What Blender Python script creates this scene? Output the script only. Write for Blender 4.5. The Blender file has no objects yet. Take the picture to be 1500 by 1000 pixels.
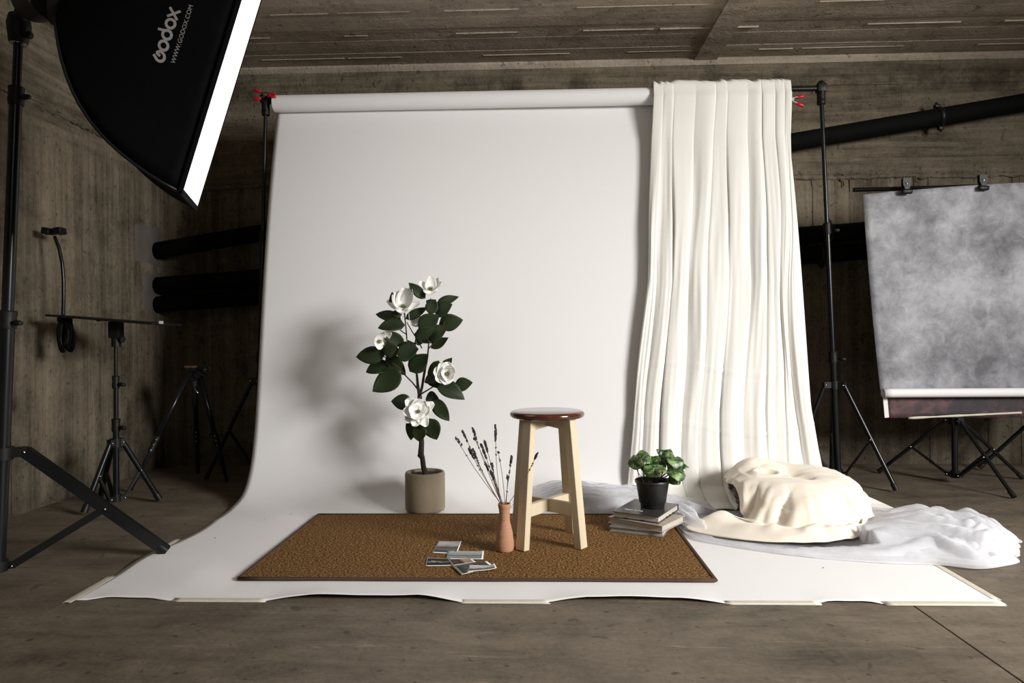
import bpy, bmesh, math, random
import numpy as np
from mathutils import Vector as V, Matrix, noise
random.seed(7)
PI = math.pi
C = bpy.context.scene.collection
sc = bpy.context.scene

# ---------------------------------------------------------------- camera, light, exposure
YAW, ROLL, CAMH, FPX = .034, .008, .76, 1000.0
F_ = V((-math.sin(YAW), math.cos(YAW), 0)); R_ = V((math.cos(YAW), math.sin(YAW), 0)); Z_ = V((0, 0, 1))
CR = R_*math.cos(ROLL) - Z_*math.sin(ROLL); CU = Z_*math.cos(ROLL) + R_*math.sin(ROLL)
cam = bpy.data.objects.new('camera', bpy.data.cameras.new('camera')); C.objects.link(cam)
cam.data.sensor_width = 36; cam.data.lens = 24; cam.data.clip_start = .05
m3 = Matrix((CR, CU, -F_)).transposed()
cam.matrix_world = Matrix.Translation((0, 0, CAMH)) @ m3.to_4x4()
sc.camera = cam
sc.view_settings.view_transform = 'Standard'; sc.view_settings.look = 'None'
sc.view_settings.exposure = 0; sc.view_settings.gamma = 1; sc.view_settings.use_curve_mapping = False
w = bpy.data.worlds.new('world'); sc.world = w; w.use_nodes = True
w.node_tree.nodes['Background'].inputs[0].default_value = (.02, .02, .022, 1)
def area(name, loc, target, size, power, col, spread=PI, shape='DISK'):
    l = bpy.data.lights.new(name, 'AREA'); l.shape = shape; l.size = size; l.energy = power; l.color = col; l.spread = spread
    o = bpy.data.objects.new(name, l); C.objects.link(o); o.location = loc
    o.rotation_euler = (V(target)-V(loc)).to_track_quat('-Z', 'Y').to_euler(); return o
KEY = area('key_studio_light', (3.75, .0, 2.05), (.1, 2.45, .2), 1.5, 146, (1, .985, .96), spread=math.radians(112))
FILL = area('fill_light', (.6, -1.6, 2.3), (.2, 2.5, .6), .8, 7, (1, .96, .9))  # weak unseen fill added to lift the shade, no real lamp of the room

# ---------------------------------------------------------------- unprojecting measurements of the photograph
def ray(px, py): return F_ + CR*((px-750)/FPX) + CU*((500-py)/FPX)
def at(px, py, Y): v = ray(px, py); return V((0, 0, CAMH)) + v*(Y/v.y)
def fl(px, py, z=0): v = ray(px, py); return V((0, 0, CAMH)) + v*((z-CAMH)/v.z)
def pz(px, py, d): return V((0, 0, CAMH)) + ray(px, py)*d

# ---------------------------------------------------------------- object helpers
def empty(name, loc, label, cat, group=None):
    o = bpy.data.objects.new(name, None); C.objects.link(o); o.location = loc; o.empty_display_size = .05
    o['label'] = label; o['category'] = cat
    if group: o['group'] = group
    return o
def tag(o, label=None, cat=None, group=None, kind=None):
    if label: o['label'] = label
    if cat: o['category'] = cat
    if group: o['group'] = group
    if kind: o['kind'] = kind
    return o
def wloc(o):
    p = V(o.location)
    while o.parent: o = o.parent; p += V(o.location)
    return p
def obj(name, bm, m, parent=None, smooth=True, label=None, origin=None, recalc=True):
    """bm is in world coordinates; the mesh is shifted into its parent's space"""
    if recalc: bmesh.ops.recalc_face_normals(bm, faces=bm.faces)
    org = V(origin) if origin is not None else V((0, 0, 0))
    if parent: org = wloc(parent)
    for v in bm.verts: v.co -= org
    me = bpy.data.meshes.new(name); bm.to_mesh(me); bm.free()
    if smooth: me.polygons.foreach_set('use_smooth', [True]*len(me.polygons))
    me.materials.append(m)
    o = bpy.data.objects.new(name, me); C.objects.link(o)
    if parent: o.parent = parent
    elif origin is not None: o.location = org
    if label: o['label'] = label
    return o
def autosmooth(o, ang=40):
    o.data.set_sharp_from_angle(angle=math.radians(ang)); return o
def cobj(name, bm, m, parent=None, ang=40, **k): return autosmooth(obj(name, bm, m, parent, **k), ang)
def B(): return bmesh.new()
def box(bm, c, s, rot=None, bev=0):
    M = Matrix.Translation(V(c)) @ (rot.to_4x4() if rot is not None else Matrix()) @ Matrix.Diagonal((*s, 1))
    g = bmesh.ops.create_cube(bm, size=1, matrix=M)
    if bev:
        es = list({e for v in g['verts'] for e in v.link_edges})
        bmesh.ops.bevel(bm, geom=es, offset=bev, segments=2, affect='EDGES', profile=.5)
    return bm
def rz(a): return Matrix.Rotation(a, 3, 'Z')
def frame_of(d, up=Z_):
    d = d.normalized()
    if abs(d.dot(up)) > .98: up = V((0, 1, 0))
    s = d.cross(up).normalized(); n = s.cross(d).normalized(); return d, s, n
def beam(bm, a, b, w_, t_, side=None, w2=None, t2=None):
    """rectangular bar a->b, width along side"""
    a, b = V(a), V(b); d = (b-a).normalized()
    if side is None: s = frame_of(d)[1]
    else: s = (V(side) - d*V(side).dot(d)).normalized()
    n = s.cross(d).normalized(); w2 = w2 or w_; t2 = t2 or t_; vs = []
    for p, ww, tt in ((a, w_, t_), (b, w2, t2)):
        for i, j in ((-1, -1), (1, -1), (1, 1), (-1, 1)): vs.append(bm.verts.new(p + s*ww/2*i + n*tt/2*j))
    for f in ((3, 2, 1, 0), (4, 5, 6, 7), (0, 1, 5, 4), (1, 2, 6, 5), (2, 3, 7, 6), (3, 0, 4, 7)): bm.faces.new([vs[i] for i in f])
    return bm
def tube(bm, pts, r, n=10, cap=True, flat=1):
    pts = [V(p) for p in pts]; k = len(pts); rs = r if isinstance(r, (list, tuple)) else [r]*k
    ups = None; rings = []
    for i, p in enumerate(pts):
        d = (pts[min(i+1, k-1)] - pts[max(i-1, 0)]).normalized()
        if ups is None: _, s, nn = frame_of(d)
        else:
            s = (ups - d*ups.dot(d))
            s = s.normalized() if s.length > 1e-6 else frame_of(d)[1]
            nn = s.cross(d).normalized()
        ups = s
        rings.append([bm.verts.new(p + (s*math.cos(2*PI*j/n) + nn*math.sin(2*PI*j/n)*flat)*rs[i]) for j in range(n)])
    for a, b in zip(rings, rings[1:]):
        for j in range(n): bm.faces.new((a[j], a[(j+1) % n], b[(j+1) % n], b[j]))
    if cap: bm.faces.new(rings[0][::-1]); bm.faces.new(rings[-1])
    return bm
def lathe(bm, c, prof, n=40, closed=False):
    """prof: (radius, z) list turned round the vertical through c"""
    c = V(c); rings = []
    for r_, z in prof:
        if r_ < 1e-5: rings.append([bm.verts.new(c + V((0, 0, z)))])
        else: rings.append([bm.verts.new(c + V((r_*math.cos(2*PI*j/n), r_*math.sin(2*PI*j/n), z))) for j in range(n)])
    for a, b in zip(rings, rings[1:]):
        for j in range(n):
            j2 = (j+1) % n
            if len(a) == 1 and len(b) == 1: continue
            if len(a) == 1: bm.faces.new((a[0], b[j], b[j2]))
            elif len(b) == 1: bm.faces.new((a[j], b[0], a[j2]))
            else: bm.faces.new((a[j], a[j2], b[j2], b[j]))
    return bm
def ball(bm, c, r, seg=10, sc_=(1, 1, 1), rot=None):
    M = Matrix.Translation(V(c)) @ (rot.to_4x4() if rot is not None else Matrix()) @ Matrix.Diagonal((*[x*r for x in sc_], 1))
    bmesh.ops.create_uvsphere(bm, u_segments=seg, v_segments=max(4, seg*2//3), radius=1, matrix=M); return bm
def grid(bm, f, nu, nv):
    g = [[bm.verts.new(f(i/nu, j/nv)) for i in range(nu+1)] for j in range(nv+1)]
    for j in range(nv):
        for i in range(nu): bm.faces.new((g[j][i], g[j][i+1], g[j+1][i+1], g[j+1][i]))
    return g
def solid(o, t, off=0):
    m = o.modifiers.new('thickness', 'SOLIDIFY'); m.thickness = t; m.offset = off; return o
def lerp(a, b, t): return a + (b-a)*t
def pl(x, xs, ys):
    if x <= xs[0]: return ys[0]
    for a, b, c, d in zip(xs, xs[1:], ys, ys[1:]):
        if x <= b: return lerp(c, d, (x-a)/(b-a))
    return ys[-1]
def nz(x, y, z=0.): return noise.noise(V((x, y, z)))

# ---------------------------------------------------------------- materials
def mat(name, col, rough=.5, metal=0, n=None, col2=None, bump=None, coat=0, sheen=0, spec=.5, sss=0, fine=None):
    m = bpy.data.materials.new(name); m.use_nodes = True; nt = m.node_tree; N = nt.nodes; L = nt.links
    b = N['Principled BSDF']; b.inputs['Base Color'].default_value = (*col, 1)
    b.inputs['Roughness'].default_value = rough; b.inputs['Metallic'].default_value = metal
    b.inputs['Coat Weight'].default_value = coat; b.inputs['Sheen Weight'].default_value = sheen
    b.inputs['Specular IOR Level'].default_value = spec
    tc = N.new('ShaderNodeTexCoord')
    def nse(scale, det=5, stretch=None):
        t = N.new('ShaderNodeTexNoise'); t.inputs['Scale'].default_value = scale; t.inputs['Detail'].default_value = det
        if stretch:
            mp = N.new('ShaderNodeMapping'); mp.inputs['Scale'].default_value = stretch
            L.new(tc.outputs['Object'], mp.inputs[0]); L.new(mp.outputs[0], t.inputs[0])
        else: L.new(tc.outputs['Object'], t.inputs[0])
        return t
    if n:
        t = nse(n[0], stretch=n[2] if len(n) > 2 else None)
        r = N.new('ShaderNodeValToRGB'); r.color_ramp.elements[0].position = .5-n[1]; r.color_ramp.elements[1].position = .5+n[1]
        r.color_ramp.elements[0].color = (*col, 1); r.color_ramp.elements[1].color = (*(col2 or [c*.8 for c in col]), 1)
        L.new(t.outputs[0], r.inputs[0]); L.new(r.outputs[0], b.inputs['Base Color'])
    if bump:
        t = nse(bump[0], stretch=bump[2] if len(bump) > 2 else None)
        bp = N.new('ShaderNodeBump'); bp.inputs['Strength'].default_value = bump[1]; bp.inputs['Distance'].default_value = .002
        L.new(t.outputs[0], bp.inputs['Height']); L.new(bp.outputs[0], b.inputs['Normal'])
    return m

def concrete(name, c_lo, c_hi, mode):
    """board-marked concrete; mode 'wall' has vertical streaks below 1.75 m and horizontal above, 'ceil' horizontal, 'floor' trowelled"""
    m = bpy.data.materials.new(name); m.use_nodes = True; nt = m.node_tree; N = nt.nodes; L = nt.links
    b = N['Principled BSDF']; geo = N.new('ShaderNodeNewGeometry')
    def noise_(scale, det=6, st=None, rough=.6, dist=0):
        t = N.new('ShaderNodeTexNoise'); t.inputs['Scale'].default_value = scale; t.inputs['Detail'].default_value = det
        t.inputs['Roughness'].default_value = rough; t.inputs['Distortion'].default_value = dist
        if st:
            mp = N.new('ShaderNodeMapping'); mp.inputs['Scale'].default_value = st
            L.new(geo.outputs['Position'], mp.inputs[0]); L.new(mp.outputs[0], t.inputs[0])
        else: L.new(geo.outputs['Position'], t.inputs[0])
        return t.outputs[0]
    def ramp(inp, p0, p1, a=0, c=1):
        r = N.new('ShaderNodeMapRange'); r.inputs[1].default_value = p0; r.inputs[2].default_value = p1
        r.inputs[3].default_value = a; r.inputs[4].default_value = c; L.new(inp, r.inputs[0]); return r.outputs[0]
    def mth(op, a, c):
        x = N.new('ShaderNodeMath'); x.operation = op
        for i, q in enumerate((a, c)):
            if isinstance(q, (int, float)): x.inputs[i].default_value = q
            else: L.new(q, x.inputs[i])
        return x.outputs[0]
    big = ramp(noise_(1.1, 5, dist=.4), .3, .7); mid = ramp(noise_(7, 8, rough=.7), .3, .72); fine = ramp(noise_(60, 4), .3, .7)
    if mode == 'wall':
        vs = mth('ADD', mth('MULTIPLY', ramp(noise_(1, 6, (30, 30, 1.1), .75), .36, .64), .6), mth('MULTIPLY', ramp(noise_(1, 1, (7.5, 7.5, .1)), .38, .62), .4)); hs = ramp(noise_(1, 6, (1.6, 1.6, 30), .65), .3, .7)
        sep = N.new('ShaderNodeSeparateXYZ'); L.new(geo.outputs['Position'], sep.inputs[0])
        k = ramp(sep.outputs[2], 1.72, 1.82)
        mx = N.new('ShaderNodeMix'); L.new(k, mx.inputs[0]); L.new(vs, mx.inputs[2]); L.new(hs, mx.inputs[3]); st = mx.outputs[0]
    elif mode == 'ceil': st = ramp(noise_(1, 6, (.8, 11, 11), .6), .3, .7)
    else: st = ramp(noise_(1, 7, (2.2, 9, 9), .75, .6), .3, .7)
    val = mth('ADD', mth('ADD', mth('MULTIPLY', big, .24), mth('MULTIPLY', mid, .24)), mth('ADD', mth('MULTIPLY', st, .40), mth('MULTIPLY', fine, .12)))
    r = N.new('ShaderNodeValToRGB'); r.color_ramp.elements[0].position = .22; r.color_ramp.elements[1].position = .8
    r.color_ramp.elements[0].color = (*c_lo, 1); r.color_ramp.elements[1].color = (*c_hi, 1); L.new(val, r.inputs[0])
    # pits and dark stains
    pit = mth('MULTIPLY', ramp(noise_(34, 2, rough=.4), .68, .74, 1, .55), ramp(noise_(15, 3, rough=.5, dist=.5), .67, .70, 1, .6))
    stain = ramp(noise_(3.1, 7, (1, 1, 1.6), .75), .54, .68, 1, .62)
    if mode == 'floor':
        stain = ramp(noise_(1.9, 8, None, .72), .5, .68, 1, .72)
        sc1 = ramp(noise_(1, 3, (5, 46, 40), .8, 1.4), .63, .70, 1, 1.55); pit = mth('MULTIPLY', pit, sc1)
    mul = mth('MULTIPLY', pit, stain)
    if mode == 'wall':   # dark water marks along the top course
        band = mth('MULTIPLY', ramp(sep.outputs[2], 2.24, 2.29), ramp(sep.outputs[2], 2.36, 2.42, 1, 0))
        blot = mth('MULTIPLY', ramp(noise_(1, 6, (3.6, 3.6, 2), .7), .47, .58), band)
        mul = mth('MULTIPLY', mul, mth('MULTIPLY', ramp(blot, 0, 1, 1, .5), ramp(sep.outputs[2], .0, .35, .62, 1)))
    mxc = N.new('ShaderNodeVectorMath'); mxc.operation = 'SCALE'; L.new(r.outputs[0], mxc.inputs[0]); L.new(mul, mxc.inputs[3])
    L.new(mxc.outputs[0], b.inputs['Base Color'])
    b.inputs['Roughness'].default_value = .58 if mode == 'floor' else .85
    b.inputs['Specular IOR Level'].default_value = .35 if mode == 'floor' else .2
    h = mth('ADD', mth('MULTIPLY', st, .5), mth('ADD', mth('MULTIPLY', mid, .6), mth('MULTIPLY', fine, .35)))
    h = mth('MULTIPLY', h, pit)
    bp = N.new('ShaderNodeBump'); bp.inputs['Strength'].default_value = .35 if mode == 'floor' else .8; bp.inputs['Distance'].default_value = .004 if mode == 'floor' else .008
    L.new(h, bp.inputs['Height']); L.new(bp.outputs[0], b.inputs['Normal'])
    return m
M = {}
M['wall'] = concrete('wall_concrete', (.062, .049, .033), (.27, .225, .16), 'wall')
M['ceil'] = concrete('ceiling_concrete', (.29, .235, .18), (.62, .53, .43), 'ceil')
M['floor'] = concrete('floor_concrete', (.072, .057, .040), (.22, .178, .130), 'floor')
M['mortar'] = mat('mortar', (.13, .11, .102), .9, n=(9, .3), col2=(.085, .07, .062), bump=(40, .6))
M['paper'] = mat('white_paper', (.83, .82, .815), .75, spec=.25, bump=(3, .25))
M['core'] = mat('card_core', (.25, .2, .15), .8, n=(20, .2))
M['black'] = mat('black_powder_coat', (.006, .006, .0065), .45, n=(15, .2), col2=(.009, .009, .0095), spec=.3)
M['tube'] = mat('black_anodised_tube', (.006, .006, .0068), .28, spec=.35, n=(10, .2), col2=(.009, .009, .010))
M['plastic'] = mat('black_plastic', (.006, .006, .006), .5, n=(20, .2), col2=(.009, .009, .009), spec=.3)
M['foam'] = mat('black_pipe_insulation', (.003, .003, .003), .8, n=(12, .2), col2=(.0045, .0045, .0045), spec=.1)
M['fabric_b'] = mat('black_nylon', (.0022, .0022, .0024), .8, n=(30, .2), col2=(.003, .003, .0033), spec=.06)
M['silver'] = mat('bright_steel', (.75, .75, .75), .25, metal=1, n=(30, .2), col2=(.65, .65, .65))
M['red'] = mat('red_rubber', (.55, .008, .01), .4, n=(30, .2), col2=(.45, .006, .008))
M['tape'] = mat('masking_tape', (.64, .60, .50), .7, n=(30, .2), col2=(.57, .53, .43), bump=(60, .4))
M['logo'] = mat('grey_print', (.3, .28, .27), .7, n=(30, .2), col2=(.27, .25, .24))
M['curtain'] = mat('cream_muslin', (.83, .81, .765), .9, n=(6, .3), col2=(.80, .78, .73), bump=(260, .25), spec=.15)
M['throw'] = mat('ivory_throw', (.85, .77, .66), .92, n=(5, .3), col2=(.80, .72, .60), bump=(330, .5), spec=.15, sheen=.2)
M['wood'] = mat('pale_pine', (.66, .56, .405), .55, n=(1, .3, (28, 28, 2.5)), col2=(.55, .455, .31), bump=(60, .25))
M['seat'] = mat('mahogany_lacquer', (.10, .028, .012), .16, n=(1, .25, (4, 42, 42)), col2=(.035, .010, .005), coat=.6)
M['terracotta'] = mat('terracotta', (.50, .27, .16), .8, n=(1, .3, (3, 3, 120)), col2=(.38, .19, .11), bump=(1, 1, (4, 4, 190)))
M['planter'] = mat('taupe_ceramic', (.305, .25, .178), .72, n=(60, .3), col2=(.28, .228, .16), spec=.3)
M['soil'] = mat('potting_soil', (.035, .025, .018), .95, n=(90, .25), col2=(.012, .008, .006), bump=(120, 1))
M['bark'] = mat('bark', (.055, .035, .024), .8, n=(50, .3), col2=(.025, .015, .011), bump=(90, 1))
M['leaf'] = mat('magnolia_leaf', (.022, .036, .010), .5, n=(9, .3), col2=(.010, .019, .006), bump=(60, .3), spec=.35)
M['petal'] = mat('white_petal', (.90, .89, .86), .6, n=(20, .3), col2=(.85, .84, .80), bump=(80, .2)); _b = M['petal'].node_tree.nodes['Principled BSDF']; _b.inputs['Subsurface Weight'].default_value = .35; _b.inputs['Subsurface Radius'].default_value = (.01, .01, .009)
M['pistil'] = mat('green_pistil', (.19, .2, .04), .6, n=(60, .3), col2=(.1, .13, .02))
M['lavstem'] = mat('dry_stem', (.17, .12, .065), .8, n=(60, .3), col2=(.11, .075, .045))
M['lavhead'] = mat('dry_lavender', (.07, .045, .055), .9, n=(120, .3), col2=(.035, .022, .028))
M['potblack'] = mat('black_plastic_pot', (.010, .010, .010), .38, n=(10, .2), col2=(.014, .014, .014))
M['stem'] = mat('dark_stem', (.07, .035, .03), .6, n=(50, .3), col2=(.04, .06, .02))
M['basket'] = mat('dark_wicker', (.10, .05, .027), .7, n=(40, .3), col2=(.05, .025, .014))
M['cover'] = mat('dark_book_cover', (.035, .032, .03), .35, n=(10, .3), col2=(.05, .046, .042))
M['cover2'] = mat('taupe_book_cover', (.5, .42, .36), .45, n=(30, .25), col2=(.35, .28, .24))
M['cover3'] = mat('grey_book_cover', (.22, .2, .19), .45, n=(30, .25), col2=(.12, .11, .11))
M['pages'] = mat('paper_pages', (.62, .58, .52), .9, n=(1, .25, (6, 6, 700)), col2=(.42, .38, .33), bump=(1, 1, (6, 6, 900)))
M['photo'] = mat('photo_card', (.78, .77, .74), .6, n=(30, .2), col2=(.74, .73, .70))
M['white'] = mat('white_lettering', (.7, .7, .68), .5, n=(30, .2), col2=(.65, .65, .62))
M['band'] = mat('satin_ribbon', (.88, .88, .9), .5, n=(30, .2), col2=(.84, .84, .86))
M['tag'] = mat('white_sticker', (.7, .7, .7), .5, n=(30, .2), col2=(.66, .66, .66))

def rug_mat():
    m = mat('sisal_weave', (.1, .05, .02), .95, spec=.15); nt = m.node_tree; N = nt.nodes; L = nt.links; b = N['Principled BSDF']
    tc = [x for x in N if x.type == 'TEX_COORD'][0]
    mp = N.new('ShaderNodeMapping'); mp.inputs['Scale'].default_value = (140, 240, 90); L.new(tc.outputs['Object'], mp.inputs[0])
    n1 = N.new('ShaderNodeTexNoise'); n1.inputs['Scale'].default_value = 1; n1.inputs['Detail'].default_value = 3; L.new(mp.outputs[0], n1.inputs[0])
    r = N.new('ShaderNodeValToRGB'); e = r.color_ramp.elements
    e[0].position = .36; e[0].color = (.028, .010, .003, 1); e[1].position = .66; e[1].color = (.46, .27, .095, 1)
    x = e.new(.5); x.color = (.125, .056, .016, 1)
    L.new(n1.outputs[0], r.inputs[0]); L.new(r.outputs[0], b.inputs['Base Color'])
    bp = N.new('ShaderNodeBump'); bp.inputs['Strength'].default_value = .8; bp.inputs['Distance'].default_value = .004
    L.new(n1.outputs[0], bp.inputs['Height']); L.new(bp.outputs[0], b.inputs['Normal']); return m
M['rug'] = rug_mat()
M['rugedge'] = mat('brown_binding', (.085, .042, .02), .9, n=(200, .3), col2=(.05, .025, .012), bump=(300, .8))

def tulle_mat():
    m = bpy.data.materials.new('white_tulle'); m.use_nodes = True; nt = m.node_tree; N = nt.nodes; L = nt.links
    out = N['Material Output']; N.remove(N['Principled BSDF'])
    d = N.new('ShaderNodeBsdfDiffuse'); d.inputs[0].default_value = (.92, .92, .95, 1)
    t = N.new('ShaderNodeBsdfTranslucent'); t.inputs[0].default_value = (.88, .88, .92, 1)
    a = N.new('ShaderNodeMixShader'); a.inputs[0].default_value = .35; L.new(d.outputs[0], a.inputs[1]); L.new(t.outputs[0], a.inputs[2])
    tr = N.new('ShaderNodeBsdfTransparent'); mx = N.new('ShaderNodeMixShader'); L.new(tr.outputs[0], mx.inputs[1]); L.new(a.outputs[0], mx.inputs[2])
    tc = N.new('ShaderNodeTexCoord'); n = N.new('ShaderNodeTexNoise'); n.inputs['Scale'].default_value = 9; n.inputs['Detail'].default_value = 5
    L.new(tc.outputs['Object'], n.inputs[0]); mr = N.new('ShaderNodeMapRange'); mr.inputs[3].default_value = .48; mr.inputs[4].default_value = .78
    mr.inputs[1].default_value = .3; mr.inputs[2].default_value = .7
    L.new(n.outputs[0], mr.inputs[0]); L.new(mr.outputs[0], mx.inputs[0]); L.new(mx.outputs[0], out.inputs[0]); return m
M['tulle'] = tulle_mat()

def mottled(name, cols, scale, uvscale=1):
    m = bpy.data.materials.new(name); m.use_nodes = True; nt = m.node_tree; N = nt.nodes; L = nt.links; b = N['Principled BSDF']
    b.inputs['Roughness'].default_value = .7
    tc = N.new('ShaderNodeTexCoord')
    def n_(s, det, dist, rough): 
        n = N.new('ShaderNodeTexNoise'); n.inputs['Scale'].default_value = s; n.inputs['Detail'].default_value = det
        n.inputs['Distortion'].default_value = dist; n.inputs['Roughness'].default_value = rough; L.new(tc.outputs['Object'], n.inputs[0]); return n.outputs[0]
    a, c = n_(scale, 9, .15, .62), n_(scale*5, 9, .5, .75)
    mx = N.new('ShaderNodeMix'); mx.inputs[0].default_value = .36; L.new(a, mx.inputs[2]); L.new(c, mx.inputs[3])
    r = N.new('ShaderNodeValToRGB'); e = r.color_ramp.elements
    e[0].position = .38; e[0].color = (*cols[0], 1); e[1].position = .60; e[1].color = (*cols[2], 1); x = e.new(.48); x.color = (*cols[1], 1)
    L.new(mx.outputs[0], r.inputs[0]); L.new(r.outputs[0], b.inputs['Base Color']); return m
M['grey'] = mottled('mottled_grey_print', ((.10, .10, .11), (.23, .23, .25), (.42, .42, .445)), 2.6)
M['dusk'] = mottled('mottled_dark_red_print', ((.02, .019, .024), (.035, .026, .03), (.16, .07, .07)), 3)
M['pep'] = mottled('variegated_leaf', ((.010, .026, .006), (.028, .070, .013), (.26, .38, .15)), 42)
M['pep'].node_tree.nodes['Principled BSDF'].inputs['Roughness'].default_value = .4
def emit(name, col, s):
    m = bpy.data.materials.new(name); m.use_nodes = True; b = m.node_tree.nodes['Principled BSDF']
    b.inputs['Base Color'].default_value = (.8, .8, .8, 1); b.inputs['Emission Color'].default_value = (*col, 1); b.inputs['Emission Strength'].default_value = s
    return m
M['diffuser'] = emit('lit_diffuser_cloth', (1, .985, .98), 1.0)
def photo_mat(name, kind):
    """tiny faded snapshots: sky over a horizon with dark shapes, all in the UV of the print"""
    m = bpy.data.materials.new(name); m.use_nodes = True; nt = m.node_tree; N = nt.nodes; L = nt.links; b = N['Principled BSDF']
    b.inputs['Roughness'].default_value = .6; b.inputs['Specular IOR Level'].default_value = .15
    uv = N.new('ShaderNodeUVMap'); sep = N.new('ShaderNodeSeparateXYZ'); L.new(uv.outputs[0], sep.inputs[0])
    mp = N.new('ShaderNodeMapping'); mp.inputs['Scale'].default_value = kind['st']; mp.inputs['Location'].default_value = (kind['seed'], 0, 0); L.new(uv.outputs[0], mp.inputs[0])
    n = N.new('ShaderNodeTexNoise'); n.inputs['Scale'].default_value = 1; n.inputs['Detail'].default_value = 6; L.new(mp.outputs[0], n.inputs[0])
    ad = N.new('ShaderNodeMath'); ad.operation = 'MULTIPLY_ADD'; L.new(n.outputs[0], ad.inputs[0]); ad.inputs[1].default_value = kind['amp']; L.new(sep.outputs[1], ad.inputs[2])
    r = N.new('ShaderNodeValToRGB'); e = r.color_ramp.elements; st = kind['ramp']
    e[0].position = st[0][0]; e[0].color = (*st[0][1], 1); e[1].position = st[-1][0]; e[1].color = (*st[-1][1], 1)
    for p, c in st[1:-1]: x = e.new(p); x.color = (*c, 1)
    for x in e: x.color = (*[c_**1.35 for c_ in x.color[:3]], 1)
    L.new(ad.outputs[0], r.inputs[0]); L.new(r.outputs[0], b.inputs['Base Color']); return m

# ================================================================ THE SETTING
XL, XR, YB, YF, HC = -2.33, 6.2, 4.22, -3.2, 2.475
# floor: two slabs with a saw-cut joint between them
b = B(); jx0, jx1, JW = 1.066, 1.072, .0
box(b, ((XL+jx0)/2, (YB+YF)/2, -.06), (jx0-XL, YB-YF, .12)); box(b, ((XR+jx1)/2, (YB+YF)/2, -.06), (XR-jx1, YB-YF, .12))
box(b, ((jx0+jx1)/2, (YB+YF)/2, -.07), (.02, YB-YF, .11))
tag(obj('floor', b, M['floor'], smooth=False), kind='structure', label='worn grey-brown concrete floor with a saw-cut joint')
def boards_vertical(b, axis, plane, thick, a0, a1, z0, z1, seed):
    rnd = random.Random(seed); x = a0
    while x < a1 - 1e-6:
        ww = min(rnd.choice((.075, .1, .12, .15)), a1-x); dd = rnd.uniform(0, .006)
        c = x + ww/2; t = thick + dd
        if axis == 'x': box(b, (c, plane + (.05 - dd)/1 - .0, (z0+z1)/2), (ww, .10, z1-z0))
        else:
            s = 1 if plane < 0 else -1
            box(b, (plane - s*(.05 - dd), c, (z0+z1)/2), (.10, ww, z1-z0))
        x += ww
def boards_horizontal(b, axis, plane, a0, a1, z0, z1, seed):
    rnd = random.Random(seed); z = z0
    while z < z1 - 1e-6:
        hh = min(rnd.choice((.1, .12, .14)), z1-z); dd = rnd.uniform(.004, .012); cuts = [a0]
        while cuts[-1] < a1: cuts.append(min(cuts[-1]+rnd.uniform(1.6, 2.6), a1))
        for p, q in zip(cuts, cuts[1:]):
            d2 = dd + rnd.uniform(-.002, .002)
            if axis == 'x': box(b, ((p+q)/2, plane + .05 - d2, z+hh/2), (q-p, .10, hh))
            else:
                s = 1 if plane < 0 else -1
                box(b, (plane - s*(.05 - d2), (p+q)/2, z+hh/2), (.10, q-p, hh))
        z += hh
b = B(); boards_vertical(b, 'x', YB, .1, XL-.1, XR+.1, 0, 1.76, 3); boards_horizontal(b, 'x', YB, XL-.1, XR+.1, 1.76, HC, 4)
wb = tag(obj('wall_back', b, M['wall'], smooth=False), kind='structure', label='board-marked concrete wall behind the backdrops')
b = B(); boards_vertical(b, 'y', XL, .1, YF, YB, 0, 1.9, 5); boards_horizontal(b, 'y', XL, YF, YB, 1.9, HC, 6)
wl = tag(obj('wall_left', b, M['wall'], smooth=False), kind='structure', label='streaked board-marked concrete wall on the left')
b = B(); boards_vertical(b, 'y', XR, .1, YF, YB, 0, HC, 8)
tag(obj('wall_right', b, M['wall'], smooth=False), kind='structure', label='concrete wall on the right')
b = B(); box(b, ((XL+XR)/2, YF-.05, HC/2), (XR-XL+.2, .1, HC))
tag(obj('wall_front', b, M['wall'], smooth=False), kind='structure', label='concrete wall behind the camera')
# ceiling: formwork boards running across, little ridges of squeezed concrete between some of them
b = B(); rnd = random.Random(11); y = YF
while y < YB:
    ww = min(rnd.choice((.12, .14, .16)), YB-y+.001)
    box(b, ((XL+XR)/2, y+ww/2, HC+.06+rnd.uniform(0, .004)), (XR-XL, ww, .12))
    y += ww
ce = tag(obj('ceiling', b, M['ceil'], smooth=False), kind='structure', label='board-marked concrete ceiling')
b = B(); rnd = random.Random(12)
for k in range(14):
    y = YB - .14 - k*.14*2 + rnd.uniform(-.02, .02); x = XL+rnd.uniform(.1, 1)
    while x < XR-.3:
        ln = rnd.uniform(.1, .7)
        if x+ln < XR: beam(b, (x, y, HC-.001), (x+ln, y, HC-.001), .006, rnd.uniform(.004, .009))
        x += ln + rnd.uniform(.02, .6)
obj('formwork_fin', b, M['ceil'], ce, smooth=False)
b = B(); box(b, (1.05, 2.6, HC-.006), (.135, 3.2, .014)); tag(obj('trim_1', b, M['ceil'], smooth=False), kind='structure', label='narrow raised strip across the ceiling boards')
b = B()
vs = [b.verts.new(p) for p in ((XL, YB-.035, HC), (XL, YB-.03, HC-.012), (XL, YB-.012, HC-.035), (XR, YB-.035, HC), (XR, YB-.03, HC-.012), (XR, YB-.012, HC-.035), (XL, YB+.02, HC-.035), (XR, YB+.02, HC-.035), (XL, YB+.02, HC), (XR, YB+.02, HC))]
for f in ((0, 1, 4, 3), (1, 2, 5, 4), (2, 6, 7, 5), (6, 8, 9, 7), (8, 0, 3, 9), (0, 8, 6, 2, 1), (3, 4, 5, 7, 9)): b.faces.new([vs[i] for i in f])
tag(obj('trim_2', b, M['ceil'], smooth=False), kind='structure', label='concrete fillet where the back wall meets the ceiling')
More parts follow.
